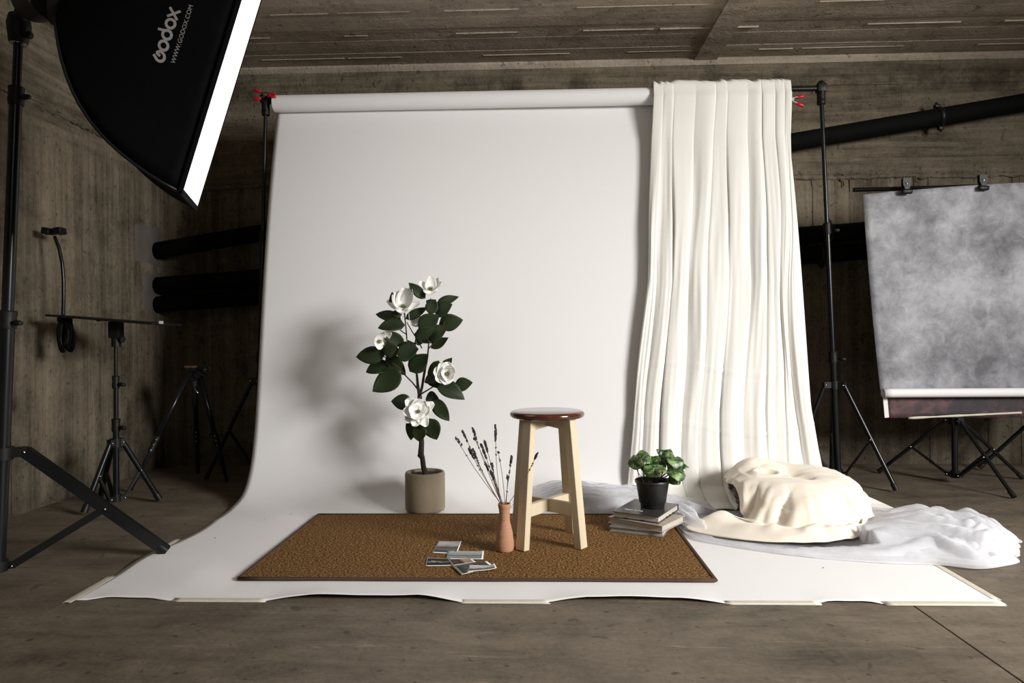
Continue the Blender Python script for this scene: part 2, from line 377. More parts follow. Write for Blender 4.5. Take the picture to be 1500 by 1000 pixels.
# rough ridge of overspilled cement at the change of boarding
def ridge(name, axis, plane, a0, a1, z, parent):
    b = B(); n = int((a1-a0)/.018); pts, rs = [], []
    for i in range(n+1):
        a = a0 + (a1-a0)*i/n; q = z + .02*nz(a*2.1, 3.3) + .013*nz(a*19, 1.1); r_ = .008+.016*abs(nz(a*13, 7.7))+.010*abs(nz(a*41, 2.7))
        pts.append((a, plane, q) if axis == 'x' else (plane, a, q)); rs.append(r_)
    tube(b, pts, rs, 7)
    rnd = random.Random(int(abs(plane)*100))
    for i in range(int((a1-a0)*9)):          # drips and crumbs
        a = rnd.uniform(a0, a1); L_ = rnd.uniform(.01, .09)
        p = V((a, plane, z)) if axis == 'x' else V((plane, a, z))
        tube(b, [p, p-V((0, 0, L_*.5)), p-V((0, 0, L_))], [.006, .004, .002], 5)
        if rnd.random() < .4: ball(b, p+V((0, 0, rnd.uniform(-.02, .02))), rnd.uniform(.007, .016), 6, (1.3, 1, .8))
    return obj(name, b, M['wall'], parent)
ridge('cement_ridge', 'x', YB-.004, XL, XR, 1.74, wb); ridge('cement_ridge', 'y', XL+.004, .8, YB, 1.885, wl)
b = B(); zz = lambda z: .012*nz(z*9, 4.4)
for (p, q) in (((3.86, 1.22), (4.19, 1.50)), ((3.95, .93), (4.2, 1.22))):
    def f(u, v): 
        y = lerp(p[0], q[0], u) + .012*nz(u*8+3, v*8); z = lerp(p[1], q[1], v) + .012*nz(u*7, v*9+5)
        e = min(u, v, 1-u, 1-v); return V((XL-.002+.011*min(1, e*7), y, z))
    grid(b, f, 12, 12)
obj('mortar_patch', b, M['mortar'], wl)

# ---------------------------------------------------------------- pipes
def pipe(name, a, b_, r, label, clamps, group):
    a, b_ = V(a), V(b_); o = empty(name, a, label, 'pipe', group)
    bm = B(); n = 24; tube(bm, [a.lerp(b_, i/n) for i in range(n+1)], r, 20); obj('insulated_pipe', bm, M['foam'], o)
    d = (b_-a).normalized()
    for x in clamps:
        t = (x-a.x)/(b_.x-a.x); c = a.lerp(b_, t); bm = B()
        tube(bm, [c-d*.014, c+d*.014], r+.006, 20)
        for s in (-1, 1):
            u_ = V((-d.z, 0, d.x))*s; box(bm, c+u_*(r+.014), (.03, .026, .02), bev=.003); ball(bm, c+u_*(r+.028), .009, 8)
        beam(bm, c+V((0, r*.6, 0)), V((c.x, YB+.01, c.z)), .018, .018)
        obj('pipe_clamp', bm, M['black'], o)
G = 'insulated pipes along the back wall'
pA, pB = at(243, 365, 4.12), at(1500, 150, 4.12); dd = (pB-pA).normalized()
pipe('wall_pipe', pA - dd*.1, pB + dd*1.55, .052, 'highest black pipe, sloping up to the right along the back wall', (at(1375, 172, 4.12).x, -1.0), G)
pA, pB = at(245, 417, 4.12), at(1160, 346, 4.12); dd = (pB-pA).normalized()
pipe('wall_pipe', pA - dd*.1, pB + dd*2.9, .052, 'black wall pipe just above the lowest of the three', (at(1215, 345, 4.12).x,), G)
pA, pB = at(243, 445, 4.12), at(1160, 376, 4.12); dd = (pB-pA).normalized()
pipe('wall_pipe', pA - dd*.1, pB + dd*2.9, .050, 'lowest black pipe of the three on the back wall', (at(1202, 375, 4.12).x,), G)

# ================================================================ PAPER BACKDROP
PX0, PX1, PYF = -1.388, 1.33, 1.983
prof = [(3.665, 2.03), (3.64, 1.95), (3.56, 1.66), (3.49, 1.36), (3.42, .92), (3.355, .42), (3.315, .25), (3.27, .135), (3.22, .065), (3.16, .022), (3.10, .006), (3.02, .0015)]
def sweep_z(y):
    ys = [p[0] for p in prof][::-1]; zs = [p[1] for p in prof][::-1]
    return 0 if y < ys[0] else pl(y, ys, zs)
paper = empty('paper_backdrop', (0, 3.6, 0), 'wide white seamless paper sweeping from its roll down across the floor', 'backdrop')
b = B(); RC = V((0, 3.62, 2.045))
ring = lambda r_, x: [b.verts.new(RC + V((x, r_*math.cos(2*PI*j/32), r_*math.sin(2*PI*j/32)))) for j in range(32)]
x0, x1 = PX0, PX1; ro = [ring(.044, x0), ring(.044, x1), ring(.032, x1), ring(.032, x0)]
for a_, c_ in ((0, 1), (1, 2), (2, 3), (3, 0)):
    for j in range(32): b.faces.new((ro[a_][j], ro[a_][(j+1) % 32], ro[c_][(j+1) % 32], ro[c_][j]))
cobj('paper_roll', b, M['paper'], paper)
b = B()
for j in range(1):
    ro = [ring(.0315, x0+.004), ring(.0315, x1-.004), ring(.028, x1-.004), ring(.028, x0+.004)]
    for a_, c_ in ((0, 1), (1, 2), (2, 3), (3, 0)):
        for k in range(32): b.faces.new((ro[a_][k], ro[a_][(k+1) % 32], ro[c_][(k+1) % 32], ro[c_][k]))
cobj('roll_core', b, M['core'], paper)
path = []
P = [V((0, y, z)) for y, z in prof]
for i in range(len(P)-1):
    p0, p1, p2, p3 = P[max(i-1, 0)], P[i], P[i+1], P[min(i+2, len(P)-1)]
    for k in range(6):
        t = k/6; path.append(.5*((2*p1)+(-p0+p2)*t+(2*p0-5*p1+4*p2-p3)*t*t+(-p0+3*p1-3*p2+p3)*t**3))
for _ in range(60):
    q_ = [p.copy() for p in path]
    for i in range(3, len(path)-1): path[i] = q_[i]*.5 + (q_[i-1]+q_[i+1])*.25
path = [p for p in path if p.y > 3.03]
for k in range(56): path.append(V((0, lerp(3.02, PYF, k/55), .0015)))
NP = len(path)-1
lifts = [(-.80, -.22, .019), (.03, .54, .016), (.80, .99, .007), (-1.34, -1.1, .004)]
def fsheet(u, v):
    i = min(int(v*NP), NP); p = path[i].copy(); x = lerp(PX0, PX1, u); p.x = x
    wall = max(0, min(1, (p.z-.3)/.6)); fl_ = 1 - max(0, min(1, (p.z-.02)/.1))
    p.y += wall*.006*math.sin(x*2.1+.5)
    # ripples of the sheet on the left of the floor
    k = max(0, min(1, (-.965-x)/.15)) * fl_
    dv = (p.y*1.0 + x*.55)
    p.z += k*.009*max(0, math.sin(dv*8.5+.6))**2 + fl_*.0015*(1+nz(x*2.5, p.y*2.5))
    if p.z < .05 and 2.5 < p.y < 2.9 and x < -1.15: p.x += .022*math.sin((p.y-2.5)/.4*PI)*((-1.15-x)/.24)
    fr = max(0, 1-(p.y-PYF)/.16)
    for a, c, h in lifts:
        if a < x < c:
            s = (x-a)/(c-a); q = min(1, 1.5*math.sin(PI*s))*(.8+.35*nz(x*6, 1.7)); p.z += fr**1.5*h*q; p.y += fr*.025*q*.9
    return p
g = grid(b := B(), fsheet, 110, NP)
sh = obj('paper_sheet', b, M['paper'], paper, recalc=False); solid(sh, .0009, 1)
b = B(); rnd = random.Random(5)
for k in range(13):
    x, y = rnd.uniform(-1.25, -.6), rnd.uniform(2.2, 3.0)
    if k > 11: x, y = rnd.uniform(.6, 1.1), rnd.uniform(2.02, 2.3)
    s = rnd.uniform(.002, .004); box(b, (x, y, .018 if x < -.3 else .0045), (s, s*.7, .002))
tag(obj('scuff_mark', b, M['mortar'], paper, smooth=False), kind='stuff')

# masking tape along the edges of the paper
def tape(p, q, wd, side, label, lab=None):
    p, q = V(p), V(q); d = (q-p).normalized(); s = V((-d.y, d.x, 0))*side; rnd = random.Random(hash((round(p.x, 2), round(p.y, 2))) % 999)
    b = B(); n = 12; jag = [rnd.uniform(-.004, .004) for _ in range(n+1)]
    def f(u, v):
        r_ = p.lerp(q, u) + s*(wd*(v-.72)) + d*((jag[int(v*n)] if u in (0, 1) else 0))
        ov = (v < .5); r_.z = .0020+.0015*(1+nz(r_.x*2.5, r_.y*2.5)) if v < .7 else .0012; return r_
    grid(b, f, n, n); o = obj('masking_tape', b, M['tape'], origin=(p+q)/2); solid(o, .0004, 1)
    tag(o, label, 'tape', 'masking tape strips holding the paper edge')
Yf = PYF
tape((PX0-.004, Yf-.02, 0), (PX0-.010, 2.19, 0), .03, 1, 'tape strip on the left paper edge, at the front left corner')
tape((PX0-.004, 2.32, 0), (PX0-.012, 2.60, 0), .03, 1, 'tape strip on the left paper edge, beneath the big light stand foot')
tape((-1.08, Yf, 0), (-.80, Yf, 0), .026, -1, 'leftmost tape strip on the front edge of the white paper')
tape((-.23, Yf, 0), (.035, Yf, 0), .026, -1, 'tape strip on the front paper edge, below the snapshots and vase')
tape((.54, Yf, 0), (.81, Yf, 0), .026, -1, 'tape strip on the front paper edge, just right of the rug corner')
tape((.99, Yf, 0), (1.325, Yf, 0), .026, -1, 'rightmost tape strip on the front edge of the white paper')
tape((PX1+.004, 2.02, 0), (PX1+.012, 2.36, 0), .026, -1, 'tape strip down the right edge of the white paper')

# ================================================================ STANDS
def rivet(bm, p, r=.006): ball(bm, p, r, 8)
RIV = []
def tripod_stand(name, label, base, top, collar_z, hub_z, feet, r0, group, leg_r=.011, sections=2, knobs=(), brace_t=.5, flatleg=False, cat='stand', collar_r=.04, rv=True, headless=False):
    base, top = V(base), V(top); ax = (top-base).normalized(); ap = lambda z: base + (top-base)*((z-base.z)/(top.z-base.z))
    o = empty(name, (base.x, base.y, 0), label, cat, group)
    segs = [hub_z]+[k for k in knobs]+[top.z]
    for i, (a, c) in enumerate(zip(segs, segs[1:])):
        rr = r0*(1-.2*i); bm = B(); tube(bm, [ap(a), ap(c)], rr, 16); cobj('pole', bm, M['tube'], o)
    for i, kz in enumerate(knobs):
        bm = B(); p = ap(kz); rr = r0*(1-.2*i)
        tube(bm, [p-ax*.045, p-ax*.03, p-ax*.012, p+ax*.012, p+ax*.016], [rr+.004, rr+.006, rr+.004, rr+.006, rr+.002], 16); cobj('locking_collar', bm, M['plastic'], o)
        bm = B(); q = p-ax*.022; dk = V((1, -.35, -.08)).normalized(); tube(bm, [q+dk*rr, q+dk*(rr+.018), q+dk*(rr+.02), q+dk*(rr+.045)], [.005, .006, .010, .008], 10)
        obj('knob', bm, M['plastic'], o)
    cz = ap(collar_z); hz = ap(hub_z)
    bm = B(); tube(bm, [cz-ax*.022, cz+ax*.02], r0+.010, 16)
    dirs = []
    for f_ in feet:
        f_ = V(f_); d = V((f_.x-base.x, f_.y-base.y, 0)).normalized(); dirs.append(d)
        beam(bm, cz+d*r0, cz+d*(r0+collar_r), .03, .032, side=V((-d.y, d.x, 0)))
    cobj('leg_collar', bm, M['plastic'], o)
    bm = B(); tube(bm, [hz-ax*.015, hz+ax*.02], r0+.007, 16)
    for d in dirs: beam(bm, hz+d*r0*.5, hz+d*(r0+.028), .022, .02, side=V((-d.y, d.x, 0)))
    cobj('hub', bm, M['plastic'], o)
    for f_, d in zip(feet, dirs):
        f_ = V(f_); a = cz + d*(r0+collar_r-.008); tip = f_ + V((0, 0, leg_r)); bm = B()
        if flatleg: beam(bm, a, tip, leg_r*2, leg_r*2.4, side=V((-d.y, d.x, 0)))
        else: tube(bm, [a, tip], leg_r, 12)
        lg = cobj('leg', bm, M['tube'], o)
        bm = B(); dl = (tip-a).normalized(); tube(bm, [tip-dl*.035, tip-dl*.03, tip], [leg_r+.001, leg_r+.003, leg_r+.003], 12); cobj('foot_cap', bm, M['plastic'], lg)
        mid = a.lerp(tip, brace_t); h = hz + d*(r0+.02); bm = B(); beam(bm, mid, h, .028 if flatleg else .016, .022 if flatleg else .010, side=V((-d.y, d.x, 0)))
        cobj('brace', bm, M['black'], o)
        if rv:
            sd = V((-d.y, d.x, 0)); sd = sd if sd.y < 0 else -sd
            for p in (a, mid, h):
                q_ = p+sd*(leg_r+.003)
                if RIV: rv_ = RIV[0].copy(); C.objects.link(rv_); rv_.parent = o
                else:
                    bm = B(); rivet(bm, wloc(o), .0042); rv_ = obj('rivet', bm, M['silver'], o); RIV.append(rv_)
                rv_.location = q_ - wloc(o)
    return o, ap, ax
def ring_feet(cx, cy, r, angs): return [(cx+r*math.cos(math.radians(a)), cy+r*math.sin(math.radians(a)), 0) for a in angs]
GB = 'tripod stands carrying the white paper and its crossbar'
# the pair carrying the white paper
tripod_stand('backdrop_stand', 'black tripod stand holding the left end of the white paper roll', (-1.50, 3.62, .03), (-1.437, 3.62, 2.02), .56, .10, [(-1.842, 3.751, 0), (-1.22, 3.80, 0), (-1.36, 3.31, 0)], .0155, GB, knobs=(.7, 1.35), brace_t=.5)
tripod_stand('backdrop_stand', 'black tripod stand right of the cream curtain, holding the crossbar end', (1.575, 3.62, .03), (1.503, 3.62, 2.05), .52, .06, [(1.776, 3.433, 0), (1.30, 3.60, 0), (1.66, 3.90, 0)], .0175, GB, knobs=(.68, 1.35), brace_t=.53)
cb = empty('crossbar', (-1.45, 3.62, 2.075), 'black crossbar tube threaded through the white paper roll', 'crossbar')
b = B(); tube(b, [(-1.447, 3.62, 2.068), (1.50, 3.62, 2.068)], .0135, 16); cobj('bar', b, M['tube'], cb)
for x in (-1.437, 1.503):
    b = B(); tube(b, [(x, 3.62, 1.985), (x, 3.62, 2.09)], .021, 14); box(b, (x, 3.62, 2.07), (.05, .045, .045), bev=.008); ball(b, (x, 3.62, 2.088), .022, 10)
    tube(b, [(x, 3.585, 2.0), (x-.02*(1 if x > 0 else -1), 3.575, 2.0)], .006, 8); cobj('end_socket', b, M['plastic'], cb)

def spring_clamp(p, d, label):
    """steel spring clamp: handles point along d (in the XZ plane), jaws the other way"""
    p = V(p); d = V(d).normalized(); n = V((-d.z, 0, d.x)); o = empty('spring_clamp', p, label, 'clamp', 'red-tipped spring clamps at the roll ends')
    K = .68; d_ = d; d = d*K; n = n*K; b = B()
    for s in (1, -1):
        beam(b, p - d*.045 - n*s*.004, p + d*.0 + n*s*.010, .02, .003, side=(0, 1, 0)); beam(b, p + d*.0 + n*s*.010, p + d*.04 + n*s*.024, .018, .003, side=(0, 1, 0))
    tube(b, [p+V((0, -.013, 0)), p+V((0, .013, 0))], .008, 10); obj('clamp_body', b, M['silver'], o, smooth=False)
    for s in (1, -1):
        b = B(); tube(b, [p+d*.034+n*s*.021, p+d*.038+n*s*.0225, p+d*.088+n*s*.038, p+d*.094+n*s*.040], [.006, .009, .008, .004], 10); obj('handle_grip', b, M['red'], o)
        b = B(); q = p-d*.052-n*s*.003*0+n*s*.011; box(b, q, (.04, .022, .010), rot=Matrix.Rotation(-math.atan2(d.z, d.x), 3, 'Y'), bev=.003); obj('jaw_pad', b, M['red'], o)
    return o
spring_clamp((-1.418, 3.57, 2.075), (-1, 0, .05), 'red-tipped spring clamp at the left end of the white paper roll')
spring_clamp((1.345, 3.60, 2.005), (1, 0, -.12), 'red-handled spring clamp poking out from under the cream curtain')

# ---------------------------------------------------------------- cream curtain over the crossbar
def curtain():
    prY = [3.700, 3.690, 3.672, 3.62, 3.568, 3.560, 3.55, 3.458, 3.318, 3.265, 3.20, 3.08, 3.0]
    prZ = [1.70, 1.95, 2.085, 2.112, 2.085, 2.03, 1.80, 1.36, .42, .24, .085, .020, .009]
    S = [0]
    for i in range(1, len(prY)): S.append(S[-1]+math.hypot(prY[i]-prY[i-1], prZ[i]-prZ[i-1]))
    tot = S[-1]; vt = S[3]/tot
    # crease lines as pixel columns at three heights, converted to X on the hanging plane
    cre = [(958, 948, 918), (972, 962, 934), (987, 984, 966), (1020, 1010, 1002), (1050, 1036, 1026), (1066, 1066, 1062), (1096, 1098, 1092), (1116, 1126, 1128), (1136, 1144, 1152), (1150, 1156, 1178), (1160, 1165, 1209)]
    amp = [.010, .018, .026, .022, .014, .024, .016, .018, .015, .018]
    rows = [(2.04, 3.55, 150), (1.05, 3.40, 420), (.10, 3.19, 695)]
    cx = []
    for c in cre: cx.append([at(c[k], rows[k][2], rows[k][1]).x for k in range(3)])
    zs = [rows[2][0], rows[1][0], rows[0][0]]
    def xat(k, z): return pl(z, zs, cx[k][::-1])
    n = len(cre)-1
    def f(u, v):
        s = v*tot; y = pl(s, S, prY); z = pl(s, S, prZ)
        back = s < S[3]; h = max(0, 1 - s/tot)
        q = u*n; k = min(int(q), n-1); t = q-k
        # wandering of the crease lines
        zz = z if not back else 2.05
        x = lerp(xat(k, zz), xat(k+1, zz), t)
        wob = .026*nz(u*7, s*1.5, 4)*min(1, max(0, (2-zz))*1.4); x += wob
        # pillow between creases, skewed
        sk = .5+.22*math.sin(k*2.4); tt = t**(math.log(.5)/math.log(sk)) if t > 0 else 0
        hgt = math.sin(PI*tt)**.38 * amp[k] * (.75+.9*nz(k*3.7, s*1.3, 2))
        grow = pl(s-S[3], [-.3, 0, .12, .9, 2.0], [.25, .18, .75, 1.1, 1.25])
        m1 = .010*nz(u*15+s*.6, s*.8, 1)*min(1, max(0, s-S[3])*2) + .006*nz(u*40, s*2.2+u*6, 8)*min(1, max(0, s-S[3]-.3)*1.3)
        # soft cross creases from having been folded
        for cz_ in (.62, .34): m1 += .0035*math.exp(-((z-cz_-.03*math.sin(u*7))/.008)**2)
        a = .012 + hgt*grow + m1
        lo = max(0, min(1, (.12-z)/.12)); x += lo*.26*max(0, (u-.72)/.28)**1.5
        if back: y += a*.4; z += 0
        elif z > 2.03: y -= a*.5; z += a*.35
        else: y -= a*(1-lo); z += a*.45*lo + .004*lo
        if back is False and abs(s-S[3]) < .06: z += .012*(nz(u*24, .3)+.3)*1
        if u > .8 and z < 1.9: y += 0
        return V((x, y, z))
    b = B(); grid(b, f, 260, 210)
    o = obj('cream_curtain', b, M['curtain'], origin=(1.0, 3.5, 0), recalc=False); solid(o, .0012, 0)
    tag(o, 'long cream muslin cloth draped over the crossbar and falling to the floor', 'curtain')
curtain()

# wicker basket under the throw
BC = V((1.07, 2.96, 0))
bk = empty('wicker_basket', BC, 'dark brown wicker basket mostly hidden under the ivory throw', 'basket')
b = B(); z0 = .022
lathe(b, BC+V((0, 0, z0)), [(0, 0), (.186, 0), (.191, .006), (.186, .014), (0, .014)], 32); cobj('basket_base', b, M['basket'], bk)
b = B(); nr = 10
for k in range(nr):
    z = .024 + k*.0125; r_ = .188 + .032*(k/nr)**.8
    pts = [BC + V(((r_+.004*math.sin(14*2*PI*i/96 + (k % 2)*PI))*math.cos(2*PI*i/96), (r_+.004*math.sin(14*2*PI*i/96+(k % 2)*PI))*math.sin(2*PI*i/96), z)) for i in range(97)]
    tube(b, pts, .0066, 6)
tag(obj('woven_cane', b, M['basket'], bk), kind='stuff')
b = B()
for k in range(28):
    a = 2*PI*(k+.5)/28; tube(b, [BC+V((.188*math.cos(a), .188*math.sin(a), .024)), BC+V((.220*math.cos(a), .220*math.sin(a), .148))], .0045, 6)
tag(obj('upright_cane', b, M['basket'], bk), kind='stuff')
b = B(); pts = [BC+V((.220*math.cos(2*PI*i/48), .220*math.sin(2*PI*i/48), .148)) for i in range(49)]; tube(b, pts, .010, 8); obj('rim', b, M['basket'], bk)

def throw():
    """the blanket in polar form round the basket: th is the bearing, s runs from the crown over the shoulder, down the side and out over the floor"""
    D = math.radians
    crs = [-200, -172, -138, -104, -58, -22, 30, 66, 100, 132, 160]
    dep = [.010, .020, .028, .038, .030, .020, .018, .018, .016, .012, .010]
    reach_a = [-200, -176, -166, -158, -150, -140, -129, -120, -108, -90, -70, -50, -30, 0, 40, 90, 140, 160]
    reach_r = [.275, .285, .33, .41, .47, .52, .56, .55, .49, .455, .40, .32, .295, .290, .285, .28, .275, .275]
    hem_s = [.46, .46, .46, .47, .54, .76, 1, 1, 1, 1, 1, 1, 1, 1, .95, .85, .62, .44]
    def creases(a):
        n = len(crs)
        for k in range(n):
            c0, c1 = crs[k], crs[(k+1) % n] + (360 if k == n-1 else 0)
            aa = a if a >= crs[0] else a+360
            if c0 <= aa < c1:
                t = (aa-c0)/(c1-c0); d = lerp(dep[k], dep[(k+1) % n], t)
                return math.sin(PI*t)**.6*d*1.1 - d*.25 + .012*max(0, math.sin(2*PI*t*1.5+k*1.9))**2
        return 0
    def f(u, v):
        a = -200 + 360*u; s_ = v * pl(a, reach_a, hem_s)
        R_ = pl(a, reach_a, reach_r) + .030*nz(u*17, 3.1) + .012*nz(u*50, 1.3)
        if u in (0., 1.): R_ = .275
        # profile: crown radius, shoulder, foot of the side, floor
        S_ = [0, .10, .22, .32, .40, .48, .58, .68, .76, .84, 1]
        rr = [0, .07, .145, .200, .232, .246, .252, .256, .264, .290, R_]
        zz = [.186, .190, .192, .187, .168, .144, .100, .055, .032, .026, .021]
        F = math.exp(-((a+98)/52)**2)
        for i_, dr in ((4, .002), (5, .006), (6, .018), (7, .042), (8, .062), (9, .062)): rr[i_] += F*dr*1.1
        zz[7] += F*.012; zz[8] += F*.006
        if R_ < .33: rr[-2] = lerp(rr[-3], R_, .5)
        r_, z = pl(s_, S_, rr), pl(s_, S_, zz)
        wob = (26*(s_-.35)*math.sin(D(a)*3+1.2)) + 14*nz(math.cos(D(a))*2+s_*1.3, math.sin(D(a))*2, s_*2.6) * min(1, s_*1.6)
        seam = min(1, u*14, (1-u)*14); wob *= seam
        side = max(0, min(1, (s_-.24)/.28)); floor_ = max(0, min(1, (s_-.72)/.14))
        p_ = creases(((a+wob+200) % 360)-200) * side
        a2 = a - 24*floor_*math.exp(-((a+131)/13)**2)
        x, y = math.cos(D(a2)), math.sin(D(a2))
        fine = .012*nz(x*5, y*5, s_*.9+2) + .007*nz(x*13, y*13+s_*1.5, s_*1.2)
        r_ += (p_*1.15 + fine)*(1-floor_)*side
        fw = a + 30*nz(r_*7, a*.02, 3) + 60*(r_-.3)
        z += floor_*(.017*abs(math.sin(D(fw*3.1)))**3 + .010*abs(math.sin(D(fw*7.3+40)))**4 + max(0, p_*.5+.002) + .022*abs(nz(x*4+5, y*4, s_*7)) + .020*max(0, nz(x*10, y*10, s_*8)))*min(1, (1-v)*9+.15)
        X, Y = BC.x + x*r_, BC.y + y*r_
        cr = max(0, 1-floor_-max(0, s_-.5)*2.2)
        # two lobes with a valley between them, and a rolled fold on the left lobe
        g = lambda cx, cy, w: math.exp(-((X-cx)**2+(Y-cy)**2)/w**2)
        z += cr*(.034*g(.935, 3.02, .09) + .028*g(1.03, 3.06, .10) + .014*g(1.21, 3.0, .12) - .036*g(1.10, 2.86, .035) - .022*g(1.08, 2.95, .05))
        ex, ey = (X-.965), (Y-2.90); q = abs(math.hypot(ex, ey*1.5)-.052); z += cr*(.012*math.exp(-(q/.017)**2) - .014*g(.965, 2.90, .03))
        z += cr*(.012*abs(nz(X*7, Y*16, 8)) + .004*nz(X*12, Y*30, 5) - .004)
        # right lobe swells and slumps outward
        if s_ > .3: k = math.exp(-((a+18)/38)**2)*(1-floor_)*side; X += .030*k; Y += -.004*k
        return V((X, Y, max(z, .019)))
    b = B(); grid(b, f, 288, 130); bmesh.ops.remove_doubles(b, verts=b.verts, dist=1e-5)
    for _ in range(3): bmesh.ops.smooth_vert(b, verts=b.verts, factor=.4, use_axis_x=True, use_axis_y=True, use_axis_z=True)
    o = obj('throw_blanket', b, M['throw'], origin=(1.06, 2.9, 0), recalc=False); solid(o, .0035, 0)
    tag(o, 'ivory throw blanket heaped over the wicker basket and spilling forward', 'blanket')
throw()

# ---------------------------------------------------------------- tulle: several gauzy layers of one long piece
def tulle():
    fr = [(-.12, 3.07), (.10, 3.00), (.29, 2.975), (.46, 2.955), (.56, 2.80), (.60, 2.60), (.83, 2.43), (1.15, 2.34), (1.33, 2.30), (1.46, 2.265), (1.60, 2.34)]
    bk_ = [(-.08, 3.19), (.10, 3.235), (.30, 3.22), (.45, 3.21), (.60, 3.22), (.75, 3.20), (.98, 3.18), (1.22, 3.13), (1.46, 2.99), (1.69, 2.79), (1.78, 2.60)]
    n = len(fr)-1
    def edge(t, arr):
        q = max(0, min(n-1e-6, t*n)); k = int(q); t_ = q-k; a, c = V((*arr[k], 0)), V((*arr[k+1], 0)); p0 = V((*arr[max(k-1, 0)], 0)); p3 = V((*arr[min(k+2, n)], 0))
        return .5*((2*a)+(-p0+c)*t_+(2*p0-5*a+4*c-p3)*t_*t_+(-p0+3*a-3*c+p3)*t_**3)
    b = B()
    for L_ in range(4):
        sd = L_*7.3
        def f(u, v, L_=L_, sd=sd):
            ins = .03*L_
            t = ins*.6 + u*(1-ins*.9); e0, e1 = edge(t, fr), edge(t, bk_)
            vv = .06*L_*(.5+nz(u*3, sd)) + v*(1-.10*L_*(.6+.5*nz(u*4, sd+3)))
            p = e0.lerp(e1, vv); p.x += .02*nz(u*9, v*7, sd); p.y += .02*nz(u*8, v*6, sd+5)
            side = min(1, min(v, 1-v)*6)**.6; ends = min(1, min(u, 1-u)*14)**.5
            big = pl(u, [0, .1, .3, .42, .55, .68, .75, .86, 1], [.05, .075, .06, .04, .03, .05, .065, .085, .07])
            # folds run along the length, wandering
            w_ = v*5.5 + 1.6*nz(u*3.2, v*1.5, sd) + L_*.7
            rid = (.5+.5*math.sin(2*PI*w_))**1.6
            w2 = v*13 + u*5 + 2*nz(u*6, v*4, sd+2); rid2 = (.5+.5*math.sin(2*PI*w2))
            crk = abs(nz(u*14, v*16, sd))*.4
            h = side*ends*big*(.35+.38*rid+.12*rid2+.22*crk+.35*max(0, nz(u*5, v*3, sd+9)))
            if p.x > 1.36:   # bunched end lying on the bare floor
                kk = min(1, (p.x-1.36)/.2); h += kk*side*ends*.014*(abs(nz(u*34, v*9, sd))*2.2); p.x += kk*.018*math.sin(v*22+sd) ; p.y += kk*.012*math.sin(v*21+u*30+sd)
            base = sweep_z(min(p.y, 3.30)) if p.x < PX1 else 0
            p.z = base + .009 + .004*L_ + h*(.55+.2*L_)
            # keep under the throw and round the basket
            dx, dy = p.x-BC.x, p.y-BC.y; r_ = math.hypot(dx, dy*1.05)
            cap = .018 if r_ < .28 else .018+(r_-.28)*.35
            fx = .66 < p.x < 1.20 and 2.45 < p.y < 2.95
            if fx: cap = min(cap, .017)
            p.z = min(p.z, max(base+.012, cap)) if base < .05 else p.z
            return p
        grid(b, f, 230, 64)
    o = empty('tulle_cloth', (.9, 2.8, 0), 'long white see-through tulle spread over the paper and bunched on the floor', 'tulle')
    obj('tulle_net', b, M['tulle'], o, recalc=False)
    for (p, q, w_) in (((1.52, 2.70, .07), (1.515, 2.61, .062), .016), ((1.41, 2.52, .07), (1.385, 2.42, .035), .017), ((1.60, 2.50, .06), (1.55, 2.40, .045), .016)):
        b = B(); p, q = V(p), V(q); pts = [p.lerp(q, i/6)+V((0, 0, .016*math.sin(PI*i/6))) for i in range(7)]; tube(b, pts, w_/2, 8, flat=.12)
        obj('ribbon_band', b, M['band'], o)
tulle()

# ================================================================ RUG
RG = empty('sisal_rug', (-.195, 2.55, 0), 'brown woven rectangular rug lying on the white paper', 'rug')
x0, x1, y0, y1 = -.952, .556, 2.152, 2.955
b = B()
grid(b, lambda u, v: V((lerp(x0+.008, x1-.008, u), lerp(y0+.008, y1-.008, v), .0118 + .0006*nz(u*60, v*40))), 60, 30)
obj('woven_field', b, M['rug'], RG)
b = B(); box(b, ((x0+x1)/2, (y0+y1)/2, .0080), (x1-x0-.01, y1-y0-.01, .006)); obj('rug_backing', b, M['rugedge'], RG, smooth=False)
for p, q in (((x0, y0), (x1, y0)), ((x1, y0), (x1, y1)), ((x1, y1), (x0, y1)), ((x0, y1), (x0, y0))):
    b = B(); tube(b, [V((*p, .0095)).lerp(V((*q, .0095)), i/20)+V((0, .002*nz(i*.7, p[0]), 0)) for i in range(21)], .0085, 8, flat=.7); obj('edge_binding', b, M['rugedge'], RG)
RZ = .0125
# stray fibre
# ================================================================ STOOL
SC = V((.042, 2.565, RZ)); phi = math.radians(6.5)
st = empty('wooden_stool', SC, 'round dark-topped stool with four pale splayed wooden legs on the rug', 'stool')
b = B(); topz = .488
pr = [(0, topz)] + [(.126, topz)] + [(.1275+.0125*math.sin(PI*i/8), topz-.013+.0125*math.cos(PI*i/8)) for i in range(0, 9)] + [(.12, topz-.0265), (0, topz-.0265)]
lathe(b, SC, pr, 64); cobj('seat', b, M['seat'], st, ang=50)
sc_top = .455
for k in range(4):
    a = phi + PI/4 + k*PI/2; d = V((math.cos(a), math.sin(a), 0)); s = V((-d.y, d.x, 0))
    b = B(); beam(b, SC+d*.150, SC+d*.104+V((0, 0, topz-.0265)), .040, .030, side=s, w2=.038, t2=.030)
    bmesh.ops.bevel(b, geom=list(b.edges), offset=.0015, segments=1, affect='EDGES')
    obj('leg', b, M['wood'], st, smooth=False)
